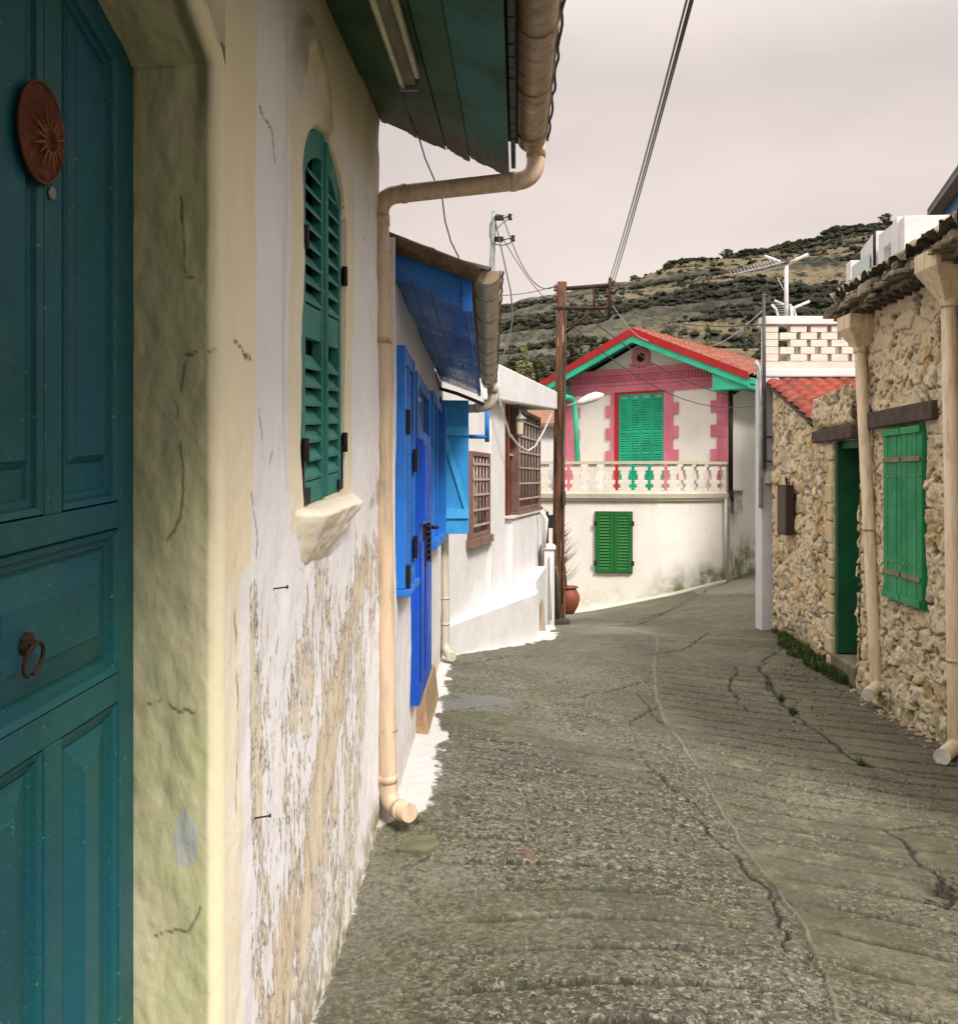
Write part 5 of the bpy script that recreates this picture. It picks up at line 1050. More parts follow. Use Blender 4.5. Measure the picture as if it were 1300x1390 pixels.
    mb = MB(FP); mb.box(-.10, Wd+.10, .0005, .075, hF1+.30, hF1+.37); mb.box(-.08, Wd+.08, .0005, .055, hF1+.24, hF1+.298); mb.box(-.06, Wd+.06, .0005, .05, hF1+.002, hF1+.07); mb.box(-.04, Wd+.04, .0005, .03, hF1+.072, hF1+.238); mb.build('cornice', M_pk, T, .004)
    mb = MB(FP)
    for k in range(58): x = .0+k*.0705; mb.box(x, x+.04, .0305, .06, hF1+.08, hF1+.225)
    o = mb.build('dentils', M_pk, T, .002); o['kind'] = 'stuff'
    mb = MB(FP); mb.box(sD0-.10, sD0-.002, .0005, .033, -.4, hF0); mb.build('door_jamb', M_pk, T)
    mb = MB(FP); mb.box(sD1, sD1+.11, -.02, .040, hD0, hD1+.05); mb.box(sD0-.03, sD1, .0, .041, hD1, hD1+.05); mb.build('door_reveal', M_dp, T)
    wd = (sD1-sD0); lt = paint('shutter_green', (.012, .36, .20), .2, (.1, .3, .2), (4, 4, 2), .45, .2, .7)
    for k in range(4): mb = MB(FP); louvre(mb, sD0+wd*k/4+.006, sD0+wd*(k+1)/4-.006, hD0, hD1-.01, .036, .03, .04, .05, .055, (.55, 1.28-.25)); mb.build('balcony_shutter', lt, T, .002)
    # gable medallion
    sM, hM = FP.px(870.5, 485, 0); mb = MB(FP); n = 28; ring = []
    R0, R1 = .105, .235
    vs = []; 
    for k in range(n):
        a = 2*math.pi*k/n
        for r, nn in ((R0, -.0), (R0, .045), (R0+.03, .06), (R1-.02, .055), (R1, .04), (R1, .0)): vs.append((sM+r*math.cos(a), nn, hM+r*math.sin(a)))
    mb.add(vs, [(k*6+j, k*6+j+1, ((k+1) % n)*6+j+1, ((k+1) % n)*6+j) for k in range(n) for j in range(5)])
    mb.box(sM-.05, sM+.05, .0045, .05, hM+R1-.03, hM+R1+.16)
    for sg in (1, -1): mb.hexa([(sM+sg*.15-.04, .0046, hM-.2), (sM+sg*.15+.04, .0046, hM-.14), (sM+sg*.15+.04, .048, hM-.14), (sM+sg*.15-.04, .048, hM-.2), (sM+sg*.28-.04, .0046, hM-.20), (sM+sg*.28+.05, .0046, hM-.15), (sM+sg*.28+.05, .048, hM-.15), (sM+sg*.28-.04, .048, hM-.2)])
    mb.build('medallion', M_pk, T)
    mb = MB(FP); mb.tube([(sM, .005, hM), (sM, .012, hM)], R0, 24); mb.build('vent_hole', M_dark, T)
    # roof: two slopes with overhang
    ov = .62; nf = .50; zr = 3.22; zE = 2.06; nb_ = -9.3
    eR = FP.w((-ov, nf, zE)); eRb = FP.w((-ov, nb_, zE)); rg = FP.w((Wd/2, nf, zr)); rgb = FP.w((Wd/2, nb_, zr)); eL = FP.w((Wd+ov, nf, zE)); eLb = FP.w((Wd+ov, nb_, zE))
    tiled('roof_slope', M_tile_red, T, eR+V(0, 0, .05), eRb+V(0, 0, .05), rg+V(0, 0, .05), 40, 11, .055, 6, 5); tiled('roof_slope', M_tile_red, T, eL+V(0, 0, .05), eLb+V(0, 0, .05), rg+V(0, 0, .05), 34, 11, .035, 5, 6)
    mb = MB(FP); mb.tube([(Wd/2, nf, zr+.07), (Wd/2, nb_, zr+.07)], .085, 10); mb.build('ridge', M_tile_red, T)
    mb = MB(FP)
    for k in range(30): a = nf-.2-k*.32; mb.tube([(Wd/2, a, zr+.09), (Wd/2, a-.1, zr+.09)], .10, 8, 0)
    o = mb.build('ridge_tile', M_tile_red, T); o['kind'] = 'stuff'
    for sg, x_e in ((-1, -ov), (1, Wd+ov)):
        xr = Wd/2
        mb = MB(FP); mb.hexa([(x_e, nf, zE-.02), (xr, nf, zr-.05), (xr, nf+.035, zr-.05), (x_e, nf+.035, zE-.02), (x_e, nf, zE+.13), (xr, nf, zr+.135), (xr, nf+.035, zr+.135), (x_e, nf+.035, zE+.13)]); mb.build('red_bargeboard', M_dp, T)
        mb = MB(FP); mb.hexa([(x_e, nf-.02, zE-.17), (xr, nf-.02, zr-.19), (xr, nf+.02, zr-.19), (x_e, nf+.02, zE-.17), (x_e, nf-.02, zE-.022), (xr, nf-.02, zr-.052), (xr, nf+.02, zr-.052), (x_e, nf+.02, zE-.022)]); mb.build('green_bargeboard', M_gr, T)
        mb = MB(FP); mb.hexa([(x_e, .0, zE-.05), (xr, .0, zr-.07), (xr, nf-.03, zr-.07), (x_e, nf-.03, zE-.05), (x_e, .0, zE-.03), (xr, .0, zr-.05), (xr, nf-.03, zr-.05), (x_e, nf-.03, zE-.03)]); mb.build('rake_soffit', paint('dark_green_soffit', (.02, .16, .10), .2), T)
        # boxed return
        a, b = sorted((x_e, x_e+sg*-1*(ov+.18))); mb = MB(FP); mb.prism([(a, zE-.20), (b, zE-.20), (b, zE-.20+(.14 if sg > 0 else .34)), (a, zE-.20+(.34 if sg > 0 else .14))], .01, nf-.01); mb.build('eave_return', M_gr, T, .004)
        mb = MB(FP); x2 = x_e-sg*.02; mb.hexa([(min(x2, x2-sg*(ov-.02)), nb_, zE-.12), (max(x2, x2-sg*(ov-.02)), nb_, zE-.12), (max(x2, x2-sg*(ov-.02)), nf-.04, zE-.12), (min(x2, x2-sg*(ov-.02)), nf-.04, zE-.12), (min(x2, x2-sg*(ov-.02)), nb_, zE-.06), (max(x2, x2-sg*(ov-.02)), nb_, zE-.06), (max(x2, x2-sg*(ov-.02)), nf-.04, zE-.06), (min(x2, x2-sg*(ov-.02)), nf-.04, zE-.06)]); mb.build('eave_soffit', M_gr, T)
    mb = MB(FP); mb.box(-ov-.02, -ov+.02, nb_, nf-.05, zE-.10, zE+.03); mb.build('eave_fascia', M_gr, T)
    # green downpipe on the left, pipe zigzag
    mb = MB(); mb.tube(arc_path([P(764, 538, 21.6), P(778, 541, 21.9), P(781, 560, 21.9), P(784, 634, 21.7)], .12, 4), .06, 10); mb.build('downpipe', M_gr, T)
    # corner post pipe + meter knobs
    mb = MB(); a = P(991.5, 516, 20.2); b = P(991.5, 665, 20.2); mb.tube([a, b], .05, 8); mb.tube([b, P(994, 680, 20.2)], .03, 6); mb.build('corner_conduit', M_black, T)
    for (u, v) in ((998, 520), (1002, 521), (998, 527), (1001, 530), (997, 533)):
        mb = MB(); c = P(u, v, 20.3); mb.lathe([(.02, -.04), (.045, -.02), (.03, .0), (.04, .03), (.001, .05)], c, 8); mb.tube([c, P(992, v, 20.3)], .012, 5); mb.build('insulator', M_black, T)
    mb = MB(); mb.box(P(996, 0, 20.3)[0], P(1008, 0, 20.3)[0], 20.3, 20.9, P(0, 697, 20.3)[2], P(0, 667, 20.3)[2]); mb.box(P(994.5, 0, 20.25)[0], P(1009, 0, 20.25)[0], 20.22, 20.92, P(0, 667, 20.3)[2]+.003, P(0, 665, 20.3)[2]+.02); mb.build('meter_cabinet', plain('grey_cabinet', (.42, .40, .36), .6), T, .01)
    mb = MB(); mb.tube([P(984.5, 668, 20.22), P(984.5, 781, 20.22)], .035, 8); mb.build('corner_pipe', plaster('pipe_cream', (.6, .55, .46), (.3, .26, .2), .4), T)
    # lower green shutters
    FLo = Frame((P3[0][0], P3[0][1], 0), ((P3[30]-P3[0])[0]/np.linalg.norm(P3[30]-P3[0]), (P3[30]-P3[0])[1]/np.linalg.norm(P3[30]-P3[0]), 0), ((P3[30]-P3[0])[1]/np.linalg.norm(P3[30]-P3[0]), -(P3[30]-P3[0])[0]/np.linalg.norm(P3[30]-P3[0]), 0))
    s0, h1 = FLo.px(807.5, 694, .04); s1, h0 = FLo.px(858.5, 778, .04); dg = paint('dark_green_shutter', (.012, .13, .022), .1, (.05, .15, .05), (4, 4, 2), .4, .15, .75)
    mb = MB(FLo); mb.box(s0, s1, -.02, .045, h0, h1); wn = mb.build('window', plain('green_backing', (.008, .05, .012), .6), T)
    mid = (s0+s1)/2
    for a, b in ((s0+.012, mid-.004), (mid+.004, s1-.012)): mb = MB(FLo); louvre(mb, a, b, h0+.012, h1-.012, .08, .032, .075, .075, .062); mb.build('shutter', dg, wn, .002)
    for a in (s0, s1):
        for h in (h0+.2, h1-.25): mb = MB(FLo); mb.box(a-.02, a+.03, .08, .095, h-.05, h+.05); mb.build('hinge', M_black, wn)
    # balcony: slab moulding, pierced balustrade, rail
    def follow(name, n0, n1, z0, z1, mat, a0=0, a1=60, bev=.006):
        mb = MB(); pts = P3[a0:a1]; m = len(pts); tn = np.gradient(pts, axis=0); tn /= np.linalg.norm(tn, axis=1)[:, None]; nn = np.stack([tn[:, 1], -tn[:, 0]], 1); vs = []
        for p, n_ in zip(pts, nn): vs += [(p[0]+n_[0]*n0, p[1]+n_[1]*n0, z0), (p[0]+n_[0]*n1, p[1]+n_[1]*n1, z0), (p[0]+n_[0]*n1, p[1]+n_[1]*n1, z1), (p[0]+n_[0]*n0, p[1]+n_[1]*n0, z1)]
        mb.add(vs, [(4*i+j, 4*i+(j+1) % 4, 4*i+4+(j+1) % 4, 4*i+4+j) for i in range(m-1) for j in range(4)]+[(0, 3, 2, 1), (4*m-4, 4*m-3, 4*m-2, 4*m-1)]); return mb.build(name, mat, T)
    M_bl = plaster('balustrade_stone', (.68, .63, .55), (.30, .27, .18), .55, .6, 1.)
    zt, zb = .365, -.30
    follow('balcony_moulding', -.15, .10, -.40, -.31, plaster('mossy_moulding', (.42, .39, .27), (.16, .15, .07), .8, .7)); follow('balcony_moulding', -.15, .06, -.45, -.402, M_bl); follow('handrail', -.07, .085, zt-.06, zt, plaster('mossy_rail', (.50, .46, .34), (.18, .17, .09), .7, .6)); follow('bottom_course', -.05, .05, -.31, -.24, M_bl)
    mb = MB(); mb.slab([tuple(p) for p in P3]+[(5.6, 21.5), (3.0, 23.2), (1.2, 23.5)], -.44, -.33); mb.build('balcony_floor', M_bl, T)
    # pierced blocks: stepped crosses in a row
    Ls = np.r_[0, np.cumsum(np.linalg.norm(np.diff(P3, axis=0), axis=1))]; tot = Ls[-1]; unit = .31; nU = int(tot/unit); unit = tot/nU
    def at(d): return V(np.interp(d, Ls, P3[:, 0]), np.interp(d, Ls, P3[:, 1]))
    for k in range(nU+1):
        d = k*unit; c = at(min(max(d, .01), tot-.01)); e = at(min(tot, d+.05))-at(max(0, d-.05)); e /= np.linalg.norm(e); fr = Frame((c[0], c[1], 0), (e[0], e[1], 0), (e[1], -e[0], 0)); mb = MB(fr); H = zt-.06+.24; y0 = -.24
        hw = unit/2
        prof = [(0, .10, .42), (.10, .24, .26), (.24, .40, .42), (.40, .60, .26), (.60, .76, .30), (.76, .90, .42), (.90, 1., .30)]
        full = [.80, .52, .80, .40, .52, .80, .52]
        for (f0, f1, _), wv in zip(prof, full): mb.box(-hw*wv, hw*wv, -.045, .045, y0+H*f0+.0005, y0+H*f1)
        mb.build('baluster', M_bl, T, .004)
    # little ties between balusters
    for k in range(nU):
        d = (k+.5)*unit; c = at(d); e = at(d+.05)-at(d-.05); e /= np.linalg.norm(e); fr = Frame((c[0], c[1], 0), (e[0], e[1], 0), (e[1], -e[0], 0)); mb = MB(fr); mb.box(-unit*.22, unit*.22, -.04, .04, -.11, -.06); mb.box(-unit*.22, unit*.22, -.04, .04, .155, .205); mb.build('tie', M_bl, T, .003) if False else None
    # dim scene beyond on the left: small roofs
    H2 = thing('shed', 'small pale shed with brown roof glimpsed between the white canopy and the wooden pole', 'shed', (1.9, 27, -1)); mb = MB(); a = P(730, 612, 27); b = P(775, 612, 27); mb.box(a[0], b[0], 27, 30, -3.5, P(0, 580, 27)[2]); mb.build('wall', M_white2, H2); mb = MB(); z = P(0, 580, 27)[2]; mb.hexa([(a[0]-.2, 26.7, z), (b[0]+.2, 26.7, z), (b[0]+.2, 30, z+.8), (a[0]-.2, 30, z+.8), (a[0]-.2, 26.7, z+.1), (b[0]+.2, 26.7, z+.1), (b[0]+.2, 30, z+.9), (a[0]-.2, 30, z+.9)]); mb.build('roof', M_tile_old if False else plain('brown_roof', (.25, .12, .07), .9), H2)
pink_house()

# ------------------------------------------------------------------ rubble stone
def stone_mat():
    t = NT('rubble_stone'); f = t.noise(9, 7, .7); g = t.noise(34, 6, .72); b = t.noise(1.7, 4, .6)
    st = t.mix(t.attr('tone'), (.72, .545, .29), (.82, .70, .49)); st = t.mix(t.ramp(t.attr('tone2'), .62, .9), st, (.56, .36, .14)); st = t.mix(t.ramp(t.attr('tone2'), .30, .05), st, (.38, .32, .23))
    st = t.mix(t.ramp(f, .45, .75), st, (.76, .67, .50)); st = t.mix(t.math('MULTIPLY', t.ramp(f, .50, .28), .7), st, (.30, .22, .12))
    mo = t.mix(t.ramp(g, .35, .7), (.76, .64, .42), (.64, .50, .31)); c = t.mix(t.attr('mort'), st, mo)
    c = t.mix(t.math('MULTIPLY', t.attr('cav'), .9), c, (.04, .03, .018)); c = t.mix(t.math('MULTIPLY', t.ramp(g, .60, .66), .6), c, (.12, .085, .045)); c = t.mix(t.math('MULTIPLY', t.ramp(b, .52, .7), .35), c, (.78, .72, .60))
    c = t.mix(t.math('MULTIPLY', t.attr('moss'), t.ramp(t.noise(5, 6, .7), .4, .6)), c, (.10, .12, .04)); t.bump(g, 1., .016); t.bump(f, .8, .035); return t.out(c, .95)
M_stone = stone_mat()
def stone_field(S, H, cw, ch, seed, jit=.85, mortar=.45, depth=.05):
    wx = S+.05*(fbm(S*4, H*4, seed, 4)-.5)*2; wy = H+.045*(fbm(S*4, H*4, seed+5, 4)-.5)*2
    row = np.floor(wy/ch); f1, f2, idn, DX, DY = worley(wx/cw+.5*(row % 2), wy/ch, seed, jit, True); e = f2-f1
    f1b, f2b, idb, DXb, DYb = worley(wx/(cw*.42), wy/(ch*.5), seed+3, .9, True); eb = f2b-f1b
    small = sstep(.52, .60, fbm(S*2.3, H*2.3, seed+8, 3)); e = e*(1-small)+eb*small; idn = np.where(small > .5, idb, idn); DX = np.where(small > .5, DXb*.45, DX); DY = np.where(small > .5, DYb*.5, DY); h1_ = np.modf(idn*97.3)[0]-.5; h2_ = np.modf(idn*53.9)[0]-.5; tilt = .055*(h1_*DX+h2_*DY)
    jnt = 1-sstep(.0, .07, e)
    smear = sstep(1-mortar, 1-mortar+.15, fbm(S*3, H*3, seed+11, 4)+.12)
    body = sstep(.015, .13, e); rough = fbm(S*11, H*11, seed+20, 5)-.5; cavn = fbm(S*9, H*9, seed+31, 4)
    n = depth*body*(.45+.6*idn)*(1-.75*smear)+tilt*body*(1-.6*smear)+.042*rough+depth*.55*smear; cav = (1-sstep(.0, .15, e))*sstep(.44, .58, cavn)*(1-.55*smear); cav = np.maximum(cav, sstep(.66, .72, fbm(S*13, H*16, seed+40, 4)))
    n = n-.05*cav+.012*(fbm(S*34, H*34, seed+60, 3)-.5)*2; n = n-.010*jnt*(1-.7*smear)
    cav = np.maximum(cav, jnt*(1-.75*smear)*sstep(.30, .5, fbm(S*5, H*5, seed+71, 3))*.55)
    return n, dict(tone=np.clip(idn+.5*(fbm(S*6, H*6, seed+50)-.5), 0, 1), tone2=_hash(np.floor(idn*9973), np.floor(idn*331), seed), mort=np.clip(np.maximum(smear*.85, 1-body), 0, 1)*(1-.0*cav), cav=cav)
M_sgreen = paint('sage_green_paint', (.02, .26, .095), .3, (.06, .12, .05), (11, 11, 1.2), .5, .4, .68); M_timber = plain('dark_lintel', (.085, .062, .05), .9, 0, .4, 9, .6)
def stone_house():
    T = thing('stone_house', 'rubble stone house with slab eaves, plank green shutters and cream rainwater hoppers', 'house', (3.6, 8.9, -2))
    S, H = np.meshgrid(np.arange(4.2, 8.96, .0125), np.arange(-2.35, 1.62, .0125)); n, at = stone_field(S, H, .36, .17, 3, .95, .60, .028)
    s0, h1 = FS.px(1205, 585, .0); s1 = 7.43; h0 = -1.01; h1 = .42; s0 = 8.27
    near = np.maximum(np.maximum(s1-S, S-s0), np.maximum(h0-H, H-h1-.02)); flat = 1-sstep(0, .05, near); n = n*(1-flat)+flat*.0; nl = np.maximum(np.maximum(7.16-S, S-8.64), np.maximum(.44-H, H-.60)); n = np.where(nl < .02, np.minimum(n, .03), n)
    n = n+.05*(1-sstep(0, .35, H+2.0))*1+.06*(fbm(S*.9, H*.7, 5, 3)-.5)
    W = FS.wa(np.stack([S, n, H], -1)); g = gz(W[..., 0], W[..., 1]); at['moss'] = (1-sstep(0, .35, W[..., 2]-g))*.9; gridmesh('wall', W, M_stone, T, at, flip=True)
    # far end return and the bulk of the house
    H2, N2 = np.meshgrid(np.arange(-2.35, 1.62, .02), np.arange(-2.6, .03, .02)); n2, a2 = stone_field(N2+20, H2, .24, .14, 8); W2 = FS.wa(np.stack([8.955+.6*n2, N2, H2], -1)); a2['moss'] = n2*0; gridmesh('end_wall', W2, M_stone, T, a2)
    mb = MB(FS); mb.box(4.2, 8.93, -3.6, -.06, -2.3, 1.60); mb.build('house_body', M_stone, T)
    # lintel + shutters
    mb = MB(FS); mb.box(7.18, 8.62, -.06, .075, .448, .595); mb.build('lintel', M_timber, T, .012)
    sm = (s0+s1)/2
    mb = MB(FS); mb.box(s1-.02, s0+.02, -.03, .012, h0-.02, h1+.015); mb.build('window_frame', M_sgreen, T, .003)
    for a, b in ((s1, sm-.006), (sm+.006, s0)):
        w_ = b-a; m_ = 4; mb = MB(FS)
        for k in range(m_): mb.box(a+w_*k/m_+.002, a+w_*(k+1)/m_-.002, .0125, .045+.003*(k % 2), h0, h1)
        sh = mb.build('shutter', M_sgreen, T, .004)
        mb = MB(FS); mb.box(a+.005, b-.005, .049, .066, h1-.055, h1); mb.build('cross_batten', M_sgreen, sh, .003); mb = MB(FS); mb.box(a+.005, b-.005, .049, .066, h0, h0+.06); mb.build('cross_batten', M_sgreen, sh, .003)
        for hh in (h1-.26, h0+.22): mb = MB(FS); mb.box(a+.02, b-.01, .0485, .058, hh-.02, hh+.02); mb.build('strap_hinge', plain('ochre_strap', (.22, .19, .09), .7), sh, .002)
        mb = MB(FS)
        for hh in (h1-.40, h0+.32):
            for k in range(5): x = a+w_*(k+.5)/5; mb.tube([(x, .046, hh-.01*k*0), (x, .055, hh)], .009, 6)
        o = mb.build('studs', plain('stud_grey', (.25, .30, .25), .6), sh); o['kind'] = 'stuff'
    # slab eaves: irregular stone slabs in three courses
    r = np.random.default_rng(2); mb = MB(FS)
    for lay, (zz, ov, th) in enumerate(((1.515, .20, .05), (1.57, .27, .055), (1.632, .22, .05), (1.685, .13, .045))):
        s = 4.2
        while s < 9.12:
            l = .16+.24*r.random(); o_ = ov+.07*(r.random()-.5); z = zz+.02*(r.random()-.5); t_ = th*(.7+.6*r.random()); m_ = 7; pts = []
            top = [(s+l*k/m_+.01, o_+.035*(r.random()-.5)-.05*((k in (0, m_))*r.random())) for k in range(m_+1)]
            poly = [(s+.006, -.55)]+top+[(s+l+.004, -.55)]
            nn = len(poly); jz = [.012*(r.random()-.5) for _ in poly]
            mb.add([(a, b, z+j) for (a, b), j in zip(poly, jz)]+[(a, b-.012, z+t_+j) for (a, b), j in zip(poly, jz)], [tuple(range(nn)), tuple(range(2*nn-1, nn-1, -1))]+[(i, nn+i, nn+(i+1) % nn, (i+1) % nn) for i in range(nn)]); s += l
    t = NT('slab_stone'); f = t.noise(5, 8, .72, t.vec((1, 1, 5))); g = t.noise(30, 6, .7); c = t.mix(t.ramp(f, .4, .62), (.10, .085, .06), (.36, .29, .18)); c = t.mix(t.ramp(g, .55, .7), c, (.055, .045, .035)); c = t.mix(t.ramp(t.noise(2.5, 4), .55, .7), c, (.42, .36, .25)); t.bump(g, .9, .015); t.bump(f, .9, .03); msl = t.out(c, .95)
    mb.build('slab_eaves', msl, T, .006)
    mb = MB(FS)
    for k in range(30): s = 4.25+k*.165; mb.tube([(s, -.4, 1.50), (s, .16, 1.497)], .022, 6)
    o = mb.build('eave_poles', M_timber, T); o['kind'] = 'stuff'
    q = [FS.w((4.2, .24, 1.73)), FS.w((9.15, .24, 1.73)), FS.w((4.2, -3.4, 3.3))]; 
    S, H = np.meshgrid(np.linspace(0, 1, 130), np.linspace(0, 1, 90)); nn, at = stone_field(S*5, H*4, .35, .3, 30, .8, .2, .05); W = q[0]+(q[1]-q[0])*S[..., None]+(q[2]-q[0])*H[..., None]+V(-.3, 0, .95)*nn[..., None]; gridmesh('roof', W, msl, T)
    # hoppers and pipes
    for (cx, cy, zt_, hw, zn, nm) in ((3.335, 6.80, 1.615, .17, 1.27, 0), (3.47, 8.72, 1.485, .155, 1.20, 1)):
        mb = MB(); n_ = .052; zc = zt_-.125; 
        vs = [(cx+a*hw, cy+b*hw, zt_) for a, b in ((-1, -1), (1, -1), (1, 1), (-1, 1))]+[(cx+a*hw, cy+b*hw, zc) for a, b in ((-1, -1), (1, -1), (1, 1), (-1, 1))]+[(cx+a*n_, cy+b*n_, zn) for a, b in ((-1, -1), (1, -1), (1, 1), (-1, 1))]+[(cx+a*(hw-.012), cy+b*(hw-.012), zt_) for a, b in ((-1, -1), (1, -1), (1, 1), (-1, 1))]+[(cx+a*(hw-.02), cy+b*(hw-.02), zc) for a, b in ((-1, -1), (1, -1), (1, 1), (-1, 1))]
        fs = []
        for i in range(4): j = (i+1) % 4; fs += [(i, j, 4+j, 4+i), (4+i, 4+j, 8+j, 8+i), (i, 12+i, 12+j, j), (12+i, 16+i, 16+j, 12+j)]
        fs.append((16, 17, 18, 19)); mb.add(vs, fs); mb.tube([(cx, cy, zn+.01), (cx, cy, zn-.05)], .062, 14); mb.build('rain_hopper', pipe_mat('hopper_cream', (.70, .56, .35)), T, .006)
    M_p2 = pipe_mat('sandy_pipe', (.66, .52, .34))
    for top, bot, end, kn in (((3.335, 6.80, 1.25), P(1297, 1012, 6.78), P(1279, 1027, 6.45), (850,)), ((3.47, 8.72, 1.18), P(1190, 932, 8.42), P(1178, 943, 8.15), (712,))):
        mb = MB(); mb.tube(arc_path([top, bot, end], .06, 6), .052, 16)
        for v in kn: f = (v-430)/520; c = V(*top)*(1-f)+bot*f; mb.tube([c-V(0, 0, .012), c+V(0, 0, .012)], .058, 16)
        dp = mb.build('downpipe', M_p2, T); mb = MB(); mb.tube([end*.995+bot*.005, end+(end-bot)*.05], .055, 16); mb.build('outlet', plain('outlet_white', (.66, .62, .52), .5), dp)
stone_house()

def annex():
    T = thing('stone_annex', 'low stone annex with green doorway and a small red tiled roof', 'house', (3.7, 10.5, -2))
    S, H = np.meshgrid(np.arange(8.97, 12.45, .0165), np.linspace(0, 1, 210)); top = np.interp(S, [8.97, 10.35, 10.42, 10.6, 12.45], [.90, .84, .56, .58, 1.17]); top = top+.03*(fbm(S*5, S*0, 3)-.5); Hh = -2.4+(top+2.4)*H
    n, at = stone_field(S, Hh, .38, .20, 41, .9, .42, .034); n = n+.05*(fbm(S*1.1, Hh*.8, 6, 3)-.5)
    op = (S > 9.03) & (S < 9.74) & (Hh > -1.80) & (Hh < .375); n = np.where(op, -.5, n)
    hood = (S < 10.38)*sstep(.50, .56, Hh)*(1-sstep(10.30, 10.4, S)); n = n+hood*(.07+.05*(fbm(S*7, Hh*3, 9)-.5))
    q = sstep(.0, .04, np.abs(S-9.85)-.12); 
    W = FS.wa(np.stack([S, n, Hh], -1)); g = gz(W[..., 0], W[..., 1]); at['moss'] = (1-sstep(0, .4, W[..., 2]-g)); gridmesh('wall', W, M_stone, T, at, flip=True)
    mb = MB(FS); mb.box(9.85, 12.43, -2.5, -.05, -2.4, .5); mb.prism([(10.5, .5), (12.43, .5), (12.43, 1.1)], -2.5, -.05); mb.box(8.98, 10.4, -1.6, -.42, -2.4, .83); mb.box(8.98, 10.4, -.42, -.05, .42, .84); mb.build('house_body', M_stone, T)
    # jamb quoins: dressed blocks on the far side of the doorway
    r = np.random.default_rng(8); z = -1.98; k = 0
    while z < .36:
        h = .16+.08*r.random(); w_ = .24 if k % 2 else .15; mb = MB(FS); n_ = 10
        A, B = np.meshgrid(np.linspace(0, 1, 12), np.linspace(0, 1, 10)); e = np.clip(np.minimum(np.minimum(A, 1-A), np.minimum(B, 1-B))*6, 0, 1)**.5
        mb.box(9.755, 9.755+w_, -.3, .045+.02*r.random(), z+.006, min(z+h, .37)-.006); mb.build('jamb_stone', M_stone_p, T, .018); z += h; k += 1
    mb = MB(FS); mb.box(8.99, 10.33, -.3, .10, .385, .51); mb.build('lintel', M_timber, T, .012)
    # green frame and leaf
    mb = MB(FS); mb.box(9.665, 9.752, -.30, .02, -1.76, .37); mb.box(9.04, 9.663, -.30, -.02, .30, .372); fr = mb.build('door_frame', paint('dark_jamb_green', (.008, .10, .04), .25), T, .004)
    mb = MB(FS); mb.box(9.05, 9.663, -.30, -.245, -1.76, .298); d = mb.build('door', paint('deep_green_door', (.012, .16, .085), .2), T, .004)
    mb = MB(FS)
    for k in range(4): mb.box(9.08+k*.145, 9.08+k*.145+.12, -.244, -.232, -1.7, .25)
    mb.build('door_planks', M_sgreen, d, .003)
    mb = MB(FS); mb.box(8.99, 9.95, -.32, .06, -2.2, -1.772); mb.build('door_step', plain('worn_step', (.18, .16, .10), .9, 0, .4, 7, .6), T, .02)
    # tiled roof
    e0 = V(3.62, 10.42, .62); e1 = V(6.0, 10.42, .62); r0 = V(3.76, 12.55, 1.27); tiled('roof', M_tile_paint, T, e0, e1, r0, 13, 8, .06, 8, 4)
    mb = MB(); mb.hexa([e0+V(0, .02, -.03), e1+V(0, .02, -.03), V(6, 12.5, 1.2), r0+V(0, -.03, -.06), e0+V(0, .02, .0), e1+V(0, .02, .0), V(6, 12.5, 1.24), r0+V(0, -.03, -.015)]); mb.build('roof_deck', M_timber, T)
    mb = MB(); mb.slab([P(1128, 0, 9.9)[:2], P(1146, 0, 9.5)[:2], (4.1, 9.9), (4.0, 10.4)], .84, [.875, .89, .93, .92]); mb.build('cement_flashing', plain('cement_grey', (.35, .36, .36), .7), T, .01)
    # small bell shaped lamp over the door
    c = P(1124, 576, 9.95); L = thing('wall_lamp', 'small bell shaped brown lamp mounted over the stone doorway', 'lamp', c); mb = MB(); mb.lathe([(.001, .07), (.025, .06), (.03, .02), (.05, -.01), (.065, -.03), (.05, -.032), (.001, -.02)], c, 14); mb.tube([c+V(0, 0, .04), c+V(.12, .0, .05)], .012, 6); mb.build('lamp_shade', plain('tarnished', (.22, .18, .10), .6), L)
    # dark box on the annex wall
    s1_, _ = FS.px(1071, 690, .10); s0_, _ = FS.px(1058, 690, .10); _, z1 = FS.px(1058, 658, .1); z0 = FS.px(1058, 724, .1)[1]
    Bx = thing('electric_box', 'dark brown electric box hung on the stone annex wall', 'electric box', FS.w((s1_, .05, z0))); mb = MB(FS); mb.box(s1_, s0_, .045, .13, z0, z1); mb.build('case', plain('dark_brown_box', (.05, .028, .022), .6), Bx, .006)
    mb = MB(FS); mb.box(s1_+.03, s0_-.03, .1305, .137, z0+.03, z1-.03); mb.build('door', plain('brown_door', (.065, .035, .025), .5), Bx, .003); mb = MB(FS); mb.tube([(s1_+.2, .08, z1), (s1_+.22, .09, z1+.1), (s1_+.12, .09, z1+.06)], .01, 5); mb.build('hook', M_black, Bx)
M_stone_p = plaster('dressed_stone', (.60, .47, .28), (.22, .16, .09), .6, 1.0, 1.6)
annex()

